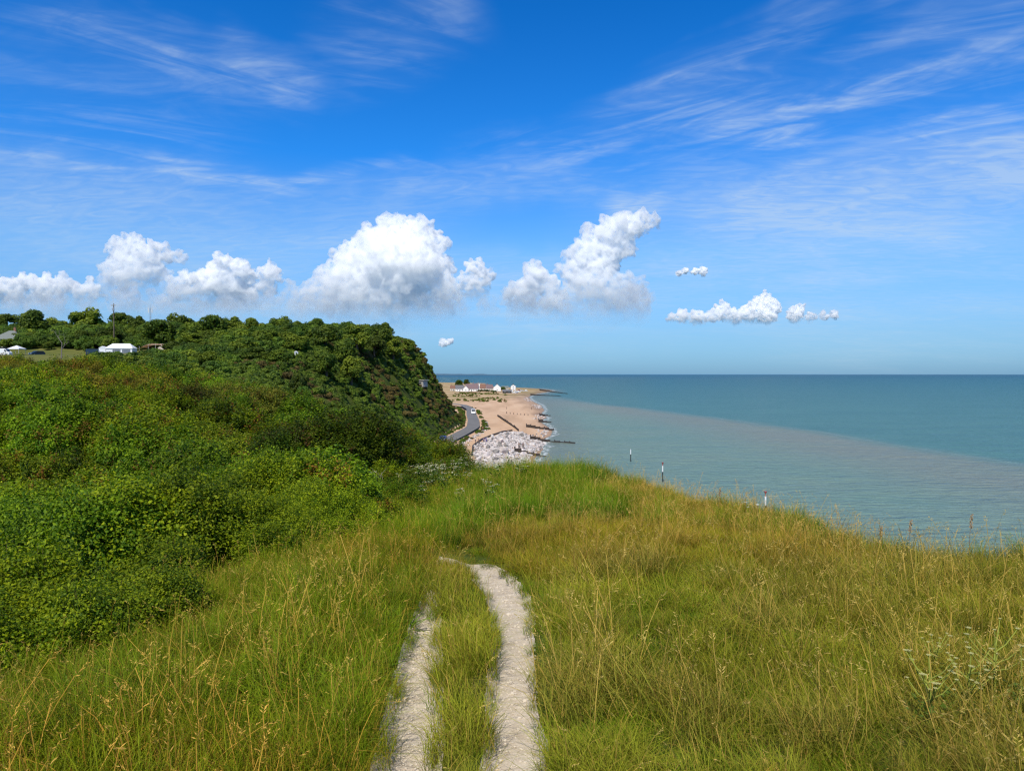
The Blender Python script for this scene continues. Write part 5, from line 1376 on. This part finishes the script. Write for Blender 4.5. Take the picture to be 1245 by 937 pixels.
M_SKIN = plain('skin', (.45, .28, .20), .6, var=.05)
def person(label, loc, rz, shirt, trousers, hair, stride=.0, arm=0.0, bend=0.0):
    r_ = empty('person', loc, rz); tag(r_, label, 'person', 'people on the beach')
    b = bend; J = {}
    J['pel'] = (0, 0, .93); J['waist'] = (b * .12, 0, 1.08); J['chest'] = (b * .42, 0, 1.33); J['neck'] = (b * .62, 0, 1.48); J['head'] = (b * .74 + .01, 0, 1.60); J['crown'] = (b * .80 + .01, 0, 1.71)
    V = [J['pel'], J['waist'], J['chest'], J['neck'], J['head'], J['crown']]; E = [(0, 1), (1, 2), (2, 3), (3, 4), (4, 5)]; Rr = [(.16, .12), (.13, .10), (.16, .11), .055, (.085, .10), .06]
    for s in (-1, 1):
        k = len(V); f = s * stride
        V += [(0.0, s * .10, .86), (f * .5 + .02, s * .11, .48), (f * 1.0 - .03, s * .11, .09), (f + .14, s * .125, .04)]; E += [(0, k), (k, k + 1), (k + 1, k + 2), (k + 2, k + 3)]; Rr += [.095, .062, .042, .035]
        k = len(V); c = J['chest']; a = -s * stride * .6 + arm * (s > 0)
        V += [(c[0], s * .20, 1.38 - .1 * b), (c[0] + a * .25 + .0, s * .25, 1.10), (c[0] + a * .7 + .08, s * .25, .87 + .25 * arm * (s > 0)), (c[0] + a * .85 + .11, s * .25, .78 + .3 * arm * (s > 0))]; E += [(2, k), (k, k + 1), (k + 1, k + 2), (k + 2, k + 3)]; Rr += [.062, .046, .034, .03]
    skinned('body', V, E, Rr, M_SKIN, r_)
    # clothes follow the same joints, a little fuller
    sv = [V[0], V[1], V[2], (J['neck'][0], 0, 1.42)]; se = [(0, 1), (1, 2), (2, 3)]; sr = [(.175, .135), (.155, .125), (.185, .135), .085]
    for k in (10, 18):
        i = len(sv); e = V[k + 1]; s_ = V[k]; sv += [s_, tuple(s_[q] + .75 * (e[q] - s_[q]) for q in range(3))]; se += [(2, i), (i, i + 1)]; sr += [.082, .066]
    skinned('shirt', sv, se, sr, shirt, r_)
    tv = [(0, 0, 1.0), V[0]]; te = [(0, 1)]; tr = [(.165, .125), (.18, .14)]
    for k in (6, 14):
        i = len(tv); tv += [V[k], V[k + 1], tuple(V[k + 1][q] + .8 * (V[k + 2][q] - V[k + 1][q]) for q in range(3))]; te += [(1, i), (i, i + 1), (i + 1, i + 2)]; tr += [.115, .082, .066]
    skinned('trousers', tv, te, tr, trousers, r_, 1)
    h = J['head']; bm = bmesh.new(); bmesh.ops.create_uvsphere(bm, u_segments=12, v_segments=8, radius=.115, matrix=Matrix.Translation((h[0] - .025, 0, h[2] + .07)))
    bmesh.ops.delete(bm, geom=[v for v in bm.verts if v.co.z < h[2] + .01 and v.co.x > h[0] - .04], context='VERTS'); bm_obj('hair', bm, hair, r_, True)
    for s in (-1, 1):
        bm = bmesh.new(); bmesh.ops.create_uvsphere(bm, u_segments=6, v_segments=4, radius=.012, matrix=Matrix.Translation((h[0] + .085, s * .035, h[2] + .03))); bm_obj('eye', bm, M_TYRE, r_)
C_ = lambda n, c: plain(n, c, .85, var=.1)
hb, hd = C_('brown_hair', (.06, .035, .02)), C_('dark_hair', (.015, .012, .01))
def ppl():
    navy, black, red, purp, blue, white, tan = C_('navy_cloth', (.02, .03, .09)), C_('black_cloth', (.02, .02, .022)), C_('red_cloth', (.35, .04, .04)), C_('purple_cloth', (.13, .08, .36)), C_('blue_cloth', (.06, .12, .40)), C_('white_cloth', (.7, .7, .68)), C_('tan_cloth', (.35, .25, .16))
    for lab, px, py, zg, rz, sh, tr, ha, st, ar, be in [
        ('person in dark red walking alone up the shingle', 587, 527, 1.6, 120, red, black, hd, .22, 0, 0),
        ('person in a white top, left of the two by the edge of the rocks', 578, 541.5, 1.5, 30, white, navy, hb, .1, .3, 0),
        ('person in dark clothes beside the one in the white top', 582.5, 543, 1.5, 200, navy, black, hd, .0, 0, .35),
        ('person in a purple top at the edge of the white rocks', 588.3, 540.5, 1.6, 60, purp, navy, hb, .15, 0, 0),
        ('person in a bright blue top next to the purple one', 591, 539.2, 1.6, -40, blue, purp, hd, .0, .5, 0),
        ('person in black on the white rocks, left of the pair', 631, 546, 1.1, 90, black, black, hd, .12, 0, 0),
        ('person in dark trousers on the white rocks, right of the pair', 636, 545.5, 1.0, -80, navy, black, hb, .0, .2, 0),
        ('distant person in tan standing on the middle of the beach', 616, 495.8, 1.6, 0, tan, black, hd, .1, 0, 0),
        ('distant person in black at the water edge', 646, 497.5, .6, 40, black, black, hd, .15, 0, 0)]:
        p = foot_pt(px, py, zg); p.z = max(G(p.x, p.y), .1) + (.45 if 'on the white rocks' in lab else 0.02)
        person(lab, p, R(rz), sh, tr, ha, st, ar, be)
ppl()

# ------------------------------------------------------------------ faint far shore
def far_shore():
    r = np.random.default_rng(61); n = 90; x = np.linspace(-1900, -30, n); h = 14 + 26 * fbm(x * .004, x * 0, 171, 4) * sst(-30, -700, x)
    V, q = [], []
    for i in range(n): V += [(x[i], 17000, -1), (x[i], 17000, h[i]), (x[i], 17600, h[i] * 1.05), (x[i], 17600, -1)]
    for i in range(n - 1):
        a = 4 * i; q += [[a, a + 4, a + 5, a + 1], [a + 1, a + 5, a + 6, a + 2], [a + 2, a + 6, a + 7, a + 3]]
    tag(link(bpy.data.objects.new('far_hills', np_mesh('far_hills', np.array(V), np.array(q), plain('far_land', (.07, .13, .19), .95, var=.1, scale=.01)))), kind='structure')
far_shore()

# ------------------------------------------------------------------ single plants in the foreground
def umbel_plant(name, label, loc, h, heads, rz=0, group=None, size=.05, stemm=None, leafy_=True, flower=None, cat='wildflower'):
    r_ = empty(name, loc, rz); tag(r_, label, cat, group); rr = random.Random(int(abs(loc[0]) * 1000 + loc[1] * 77))
    bm = bmesh.new(); tips = []
    lean = Vector((rr.uniform(-.12, .12), rr.uniform(-.12, .12), 1)) * h
    add_tube(bm, [(0, 0, 0), lean * .5 + Vector((.01, 0, 0)), lean], [.005, .004, .003], 5); tips.append(lean)
    for k in range(heads - 1):
        t = rr.uniform(.35, .75); b = lean * t; a = rr.uniform(0, 6.28); e = b + Vector((math.cos(a) * h * .28, math.sin(a) * h * .28, h * rr.uniform(.18, .38))); add_tube(bm, [b, (b + e) / 2 + Vector((0, 0, -.02)), e], [.0035, .003, .002], 5); tips.append(e)
    bm_obj('stem', bm, stemm or M_STEM, r_)
    for tpt in tips:
        bm = bmesh.new(); s = size * rr.uniform(.7, 1.2)
        for k in range(16):
            a = k * 2.4; q = s * math.sqrt((k + .5) / 16); c = tpt + Vector((math.cos(a) * q, math.sin(a) * q, (.25 * s - q * q * 6.0) + rr.uniform(0, .1 * s)))
            add_tube(bm, [tpt - Vector((0, 0, .25 * s)), c], .0010, 3, False); bmesh.ops.create_icosphere(bm, subdivisions=1, radius=s * .17, matrix=Matrix.Translation(c) @ Matrix.Diagonal((1, 1, .5, 1)))
        bm_obj('flower_head', bm, flower or M_UMBEL, r_)
    if leafy_:
        r = np.random.default_rng(rr.randrange(9999)); n = 90; P = np.stack([r.normal(0, h * .13, n), r.normal(0, h * .13, n), r.uniform(.03, .5, n) * h], -1); N = r.normal(0, 1, (n, 3)) + [0, 0, .7]; N /= np.linalg.norm(N, axis=1)[:, None]; L = r.uniform(.02, .045, n)
        V, F3, C = leaf_cards(P, N, L, L * .45, np.tile([[.09, .15, .015]], (n, 1)), r); link(bpy.data.objects.new('foliage', np_mesh('foliage', V, F3, M_PLANT, C)), r_)
    return r_

def seen_ground(px, py, dmin=2.5, dmax=26):
    d = np.linspace(dmin, dmax, 3000); x = (px - CX) / F * d; z = EYE + (HY - py) / F * d; k = np.argmax(z < ground(x, d)); return Vector((x[k], d[k], float(ground(x[k:k+1], d[k:k+1])[0])))

def plants():
    M_YEL = plain('cream_flowers', (.46, .44, .18), .7, var=.1); random.seed(9)
    def rim_pt(px):
        d = np.linspace(24, 5, 900); x = (px - CX) / F * d; i = np.argmax(x < rim_x(d) - .25); return Vector((x[i], d[i], float(ground(x[i:i+1], d[i:i+1])[0])))
    for lab, px, ytop, hd in [('white flat flower head on a thin stem against the sea, beside the tall beacon', 922, 622, 1), ('pair of white flower heads on dark stems, left of the tall beacon', 905, 611, 2)]:
        p = rim_pt(px); h = EYE + (HY - ytop) / F * p.y - p.z; umbel_plant('wild_carrot', lab, p, max(h, .3), hd, 0, 'white umbels on the cliff edge', .03, M_DRYSTEM, False)
    for lab, px, ytop in [('thin dark dry stalk on the cliff edge against the sea', 874, 593), ('tall pale grass stalk at the lowest dip of the cliff edge', 1106, 632), ('pale bent stalk on the cliff edge right of the tall beacon', 1070, 640), ('dry stalk standing on the right end of the cliff edge', 1180, 625)]:
        p = rim_pt(px); h = EYE + (HY - ytop) / F * p.y - p.z; r_ = empty('dry_stalk', p); tag(r_, lab, 'stalk', 'dry stalks on the cliff edge'); bm = bmesh.new(); h = max(h, .35)
        add_tube(bm, [(0, 0, 0), (.01, 0, h * .6), (.03, 0, h)], [.004, .003, .002], 5); bm_obj('stem', bm, M_DRYSTEM, r_)
        bm = bmesh.new()
        for k in range(14): t = .72 + .28 * k / 14; a = k * 2.4; add_box(bm, (.03 * t + math.cos(a) * .012, math.sin(a) * .012, h * t), (.012, .009, .022), (a, 'Z'))
        bm_obj('seed_head', bm, plain('seed_head', (.36, .25, .13), .8), r_)
    # cream flowered plants in the right foreground
    for lab, px, py, h, hds in [('bushy cream flowered plant, nearest of those in the right foreground grass', 1133, 905, .42, 15), ('cream flowered plant in the grass right of the nearest one', 1172, 890, .40, 15), ('cream flowered plant close to the right edge of the photo', 1212, 868, .46, 13), ('upper cream flowered plant behind the others on the right', 1145, 842, .32, 11), ('single pale umbel at the lower right edge of the photo', 1243, 880, .4, 2)]:
        p = seen_ground(px, py); umbel_plant('cream_wildflower', lab, p, h, hds, 0, 'cream flowered plants in the right foreground', .013, M_STEM, True, M_YEL)
    # white flower heads among the scrub near the hollow
    labs = ['topmost of the white umbels beside the dark hollow', 'white umbel right of the topmost one by the hollow', 'large white umbel at the right of the cluster by the hollow', 'lowest white umbel of the cluster left of the hollow', 'leftmost white umbel of the cluster by the hollow', 'white umbel in the middle of the cluster by the hollow']
    for lab, (px, py) in zip(labs, [(366, 584), (396, 594), (403, 601), (373, 614), (352, 605), (383, 597)]):
        p = at(px, py + 2, 15.0); g_ = G(p.x, p.y); umbel_plant('hogweed', lab, (p.x, p.y, g_), max(p.z - g_, .5), 2, 0, 'white umbels by the dark hollow', .085, M_STEM, True)
    # dead pale stems by the hollow
    r = random.Random(4)
    for k, (px, py, l) in enumerate([(431, 598, 'tallest bare pale stem standing in front of the dark hollow'), (437, 603, 'bare pale stem right of the tallest one at the hollow'), (462, 596, 'thin bare twig between the hollow and the white flowered bank')]):
        p = at(px, py, 16.0); g_ = G(p.x, p.y); r_ = empty('dead_plant', (p.x, p.y, g_)); tag(r_, l, 'dead plant', 'bare stems by the dark hollow'); bm = bmesh.new(); h = max(p.z - g_ + .2, .5)
        add_tube(bm, [(0, 0, 0), (r.uniform(-.08, .08), 0, h * .55), (r.uniform(-.15, .15), 0, h)], [.009, .007, .003], 5)
        for j in range(4): z = h * r.uniform(.5, .9); add_tube(bm, [(0, 0, z), (r.uniform(-.2, .2), r.uniform(-.1, .1), z + r.uniform(.1, .25))], [.004, .002], 4)
        bm_obj('stem', bm, plain('dead_stem', (.30, .25, .18), .9), r_)
plants()

def flower_bank():
    """mass of small white flowers along the far bank, growing through the grass"""
    r = np.random.default_rng(71); P = []
    for i in range(3):
        rr = np.random.default_rng(600 + i); V, C, F_ = [], [], []; o = 0
        for k in range(7):
            a, q = rr.uniform(0, 6.28), rr.uniform(0, .2); top = np.array([q * np.cos(a), q * np.sin(a), rr.uniform(.35, .62)])
            n = 15; c = top + rr.normal(0, [.03, .03, .008], (n, 3)); N = rr.normal(0, .3, (n, 3)) + [0, 0, 1]; N /= np.linalg.norm(N, axis=1)[:, None]; L = rr.uniform(.012, .022, n)
            v, f, cc = leaf_cards(c, N, L, L, np.tile([[.68, .66, .48]], (n, 1)), rr, .1); V.append(v); F_.append(f + o); C.append(cc); o += len(v)
            n = 30; t = rr.uniform(0, .95, n)[:, None]; c = top * t + rr.normal(0, .05, (n, 3)); N = rr.normal(0, .6, (n, 3)) + [0, 0, .7]; N /= np.linalg.norm(N, axis=1)[:, None]; L = rr.uniform(.03, .07, n)
            v, f, cc = leaf_cards(c, N, L, L * .5, np.tile([[.06, .11, .014]], (n, 1)) * rr.uniform(.6, 1.4, (n, 1)), rr, .2); V.append(v); F_.append(f + o); C.append(cc); o += len(v)
        P.append(np_mesh('white_herb', np.concatenate(V), np.concatenate(F_), M_GRASS, np.concatenate(C)))
    coll = proto_collection('white_herb', P)
    n = 90; y = r.uniform(12.5, 21.5, n); x = r.uniform(-4.0, .6, n); ok = (x > bush_edge(y) - .6) & (x < rim_x(y) - .2) & (x < -.2 + .10 * (y - 12)) & (fbm(x * .7, y * .7, 181, 2) + .03 * (y - 16) > .44); x, y = x[ok], y[ok]; m = len(x)
    scatter('white_herbs', coll, np.stack([x, y, ground(x, y)], -1), r.uniform(0, 6.28, m), r.uniform(.7, 1.15, m), np.ones((m, 3)), r.integers(0, 3, m), None, 'low white flowering herbs along the bank at the end of the ridge', 'wildflowers')
flower_bank()

# ------------------------------------------------------------------ cumulus clouds far over the sea
def clouds():
    D = 8000.0
    def vapour(name, z0, z1, k, thick=1.0):
        """scattering water vapour: dense heads, thin ragged base between heights z0 and z1; k scales with the cloud's size"""
        m, T, out = new_mat(name)
        pos = T.node('ShaderNodeNewGeometry').outputs['Position']
        z = T.sep(pos)[2]
        n = T.noise(pos, .0035 * k ** .5, 5, .65); n2 = T.noise(pos, .013 * k ** .5, 5, .68)
        pv = T.node('ShaderNodeVolumePrincipled')
        pv.inputs['Color'].default_value = (.9995, .9995, .9995, 1); pv.inputs['Anisotropy'].default_value = 0.1
        up = T.smooth(T.math('ADD', z, T.math('MULTIPLY', T.math('SUBTRACT', n, .5), .9 * (z1 - z0))), z0, z1)
        wisp = T.smooth(n2, .40, .52, .04, 1.0)
        T.put(pv.inputs['Density'], T.math('ADD', .00025 * k, T.math('MULTIPLY', T.math('MULTIPLY', T.math('POWER', up, 2.0), wisp), .032 * k * thick)))
        T.l.new(pv.outputs[0], out.inputs['Volume'])
        return m
    def cloud(label, puffs, seed, dist=D, rough=1.0, thick=1.0):
        ys = [p[1] for p in puffs]; zb = (HY - 9 - max(p[1] + p[2] for p in puffs)) / F * dist; zt = (HY - 9 - min(p[1] - p[2] for p in puffs)) / F * dist
        m = vapour('cloud_vapour', zb - .05 * (zt - zb), zb + (1.0 if rough > .6 else .5) * min(zt - zb, 900), 1 / rough ** 1.3, thick)
        puffs = [(a_, b_ - .06 * c_, c_ * 1.14) for a_, b_, c_ in puffs]
        r = random.Random(seed); k = dist / F
        bm = bmesh.new(); 
        cx = sum(p[0] for p in puffs) / len(puffs)
        base = Vector(((cx - CX) * k, dist, 0))
        lst = []
        for px, py, rad in puffs:
            py += 9
            c = Vector(((px - CX) * k, dist + r.uniform(-.4, .4) * rad * k, EYE + (HY - py) * k)) - base
            lst.append((c, rad * k))
            for j in range(int(7 + rad * .35)):
                v = Vector((r.gauss(0, 1), r.gauss(0, 1), r.gauss(.25, 1))).normalized(); rr = rad * k * r.uniform(.22, .5); lst.append((c + v * (rad * k - rr * .35), rr))
                for q in range(2):
                    v2 = (v + Vector((r.gauss(0, .7), r.gauss(0, .7), r.gauss(.1, .7)))).normalized(); r2 = rr * r.uniform(.3, .5); lst.append((c + v * (rad * k - rr * .35) + v2 * (rr - r2 * .2), r2))
        for c, q in lst: bmesh.ops.create_icosphere(bm, subdivisions=2, radius=q, matrix=Matrix.Translation((c.x, c.y * .55, c.z)) @ Matrix.Diagonal((1, .55, 1, 1)))
        o = bm_obj('cloud', bm, m, None, True); o.location = base
        tag(o, label, 'cloud', 'cumulus clouds above the horizon')
        rm = o.modifiers.new('fuse', 'REMESH'); rm.mode = 'VOXEL'; rm.voxel_size = 15 * dist / D * max(rough, .5)
        for nm_, sc_, st_ in (('billow_large', 150, 150), ('billow_small', 52, 62)):
            t_ = bpy.data.textures.new(nm_, 'CLOUDS'); t_.noise_scale = sc_ * rough; t_.noise_depth = 2; t_.noise_type = 'HARD_NOISE'
            d_ = o.modifiers.new(nm_, 'DISPLACE'); d_.texture = t_; d_.texture_coords = 'GLOBAL'; d_.strength = st_ * rough; d_.mid_level = .30
        rm2 = o.modifiers.new('fuse_again', 'REMESH'); rm2.mode = 'VOXEL'; rm2.voxel_size = 11 * dist / D * max(rough, .5)
        return o
    cloud('large cumulus tower left of centre with a knobbly peak', [(365, 362, 20), (395, 355, 26), (425, 348, 32), (450, 325, 36), (458, 293, 22), (478, 282, 22), (500, 280, 20), (516, 270, 12), (518, 290, 20), (490, 320, 38), (525, 320, 22), (535, 345, 22), (480, 360, 36), (440, 365, 30), (515, 365, 26)], 1)
    cloud('huge cumulus tower right of centre, its peak highest of all', [(705, 320, 20), (712, 298, 17), (728, 282, 17), (745, 272, 17), (765, 270, 17), (783, 264, 13), (795, 260, 9), (752, 288, 18), (728, 308, 22), (715, 345, 26), (735, 362, 30), (760, 352, 22), (770, 365, 20), (700, 370, 18)], 2)
    cloud('narrow rounded cumulus between the two big towers', [(578, 320, 11), (585, 332, 12), (573, 340, 14), (566, 352, 14), (582, 350, 13)], 3, rough=.7)
    cloud('cumulus with a square top just left of the tallest tower', [(648, 322, 11), (656, 324, 10), (650, 340, 17), (630, 348, 14), (618, 350, 9), (668, 352, 16), (645, 362, 18), (625, 375, 11), (672, 375, 13)], 4, rough=.8)
    cloud('cumulus bank of rounded heads above the middle of the ridge', [(215, 350, 16), (240, 342, 18), (262, 338, 20), (278, 318, 13), (292, 322, 13), (305, 328, 10), (330, 325, 13), (322, 342, 13), (250, 360, 20), (285, 352, 20), (225, 365, 15), (310, 362, 14)], 5, rough=.85, thick=1.4)
    cloud('tall hazy cumulus at left with two heads', [(150, 298, 15), (165, 292, 12), (182, 305, 15), (195, 300, 12), (215, 303, 8), (140, 325, 18), (165, 330, 22), (190, 325, 14), (130, 345, 15), (175, 352, 16), (205, 345, 12)], 6, rough=.8, thick=.9)
    cloud('low cumulus bank at the far left of the sky', [(8, 345, 14), (30, 338, 12), (55, 345, 17), (78, 340, 13), (90, 352, 12), (70, 358, 12), (25, 356, 12), (-15, 345, 18), (108, 350, 14)], 7, rough=.8, thick=1.0)
    cloud('long flat cumulus strip standing over the sea on the right', [(816, 378, 6), (830, 376, 8), (848, 378, 9), (866, 376, 8), (880, 370, 9), (893, 377, 9), (910, 372, 10), (925, 362, 11), (938, 366, 11), (932, 376, 11), (965, 375, 9), (972, 368, 7), (985, 377, 6), (1000, 375, 5), (1014, 373, 5)], 8, rough=.45)
    cloud('long pale hazy cloud bank lying low behind the big towers', [(20 + 44 * i, 366 + 5 * math.sin(i * 1.7), 17 + 5 * math.sin(i * 2.3)) for i in range(18)], 11, dist=10500.0, rough=1.2, thick=.3)
    cloud('small ragged cloud shred right of the tallest tower', [(825, 324, 4), (832, 321, 4), (845, 321, 4), (855, 321, 5)], 9, rough=.3)
    cloud('tiny cloud puff low over the headland end', [(540, 408, 5), (546, 407, 4), (536, 410, 3)], 10, dist=6600.0, rough=.3)
clouds()
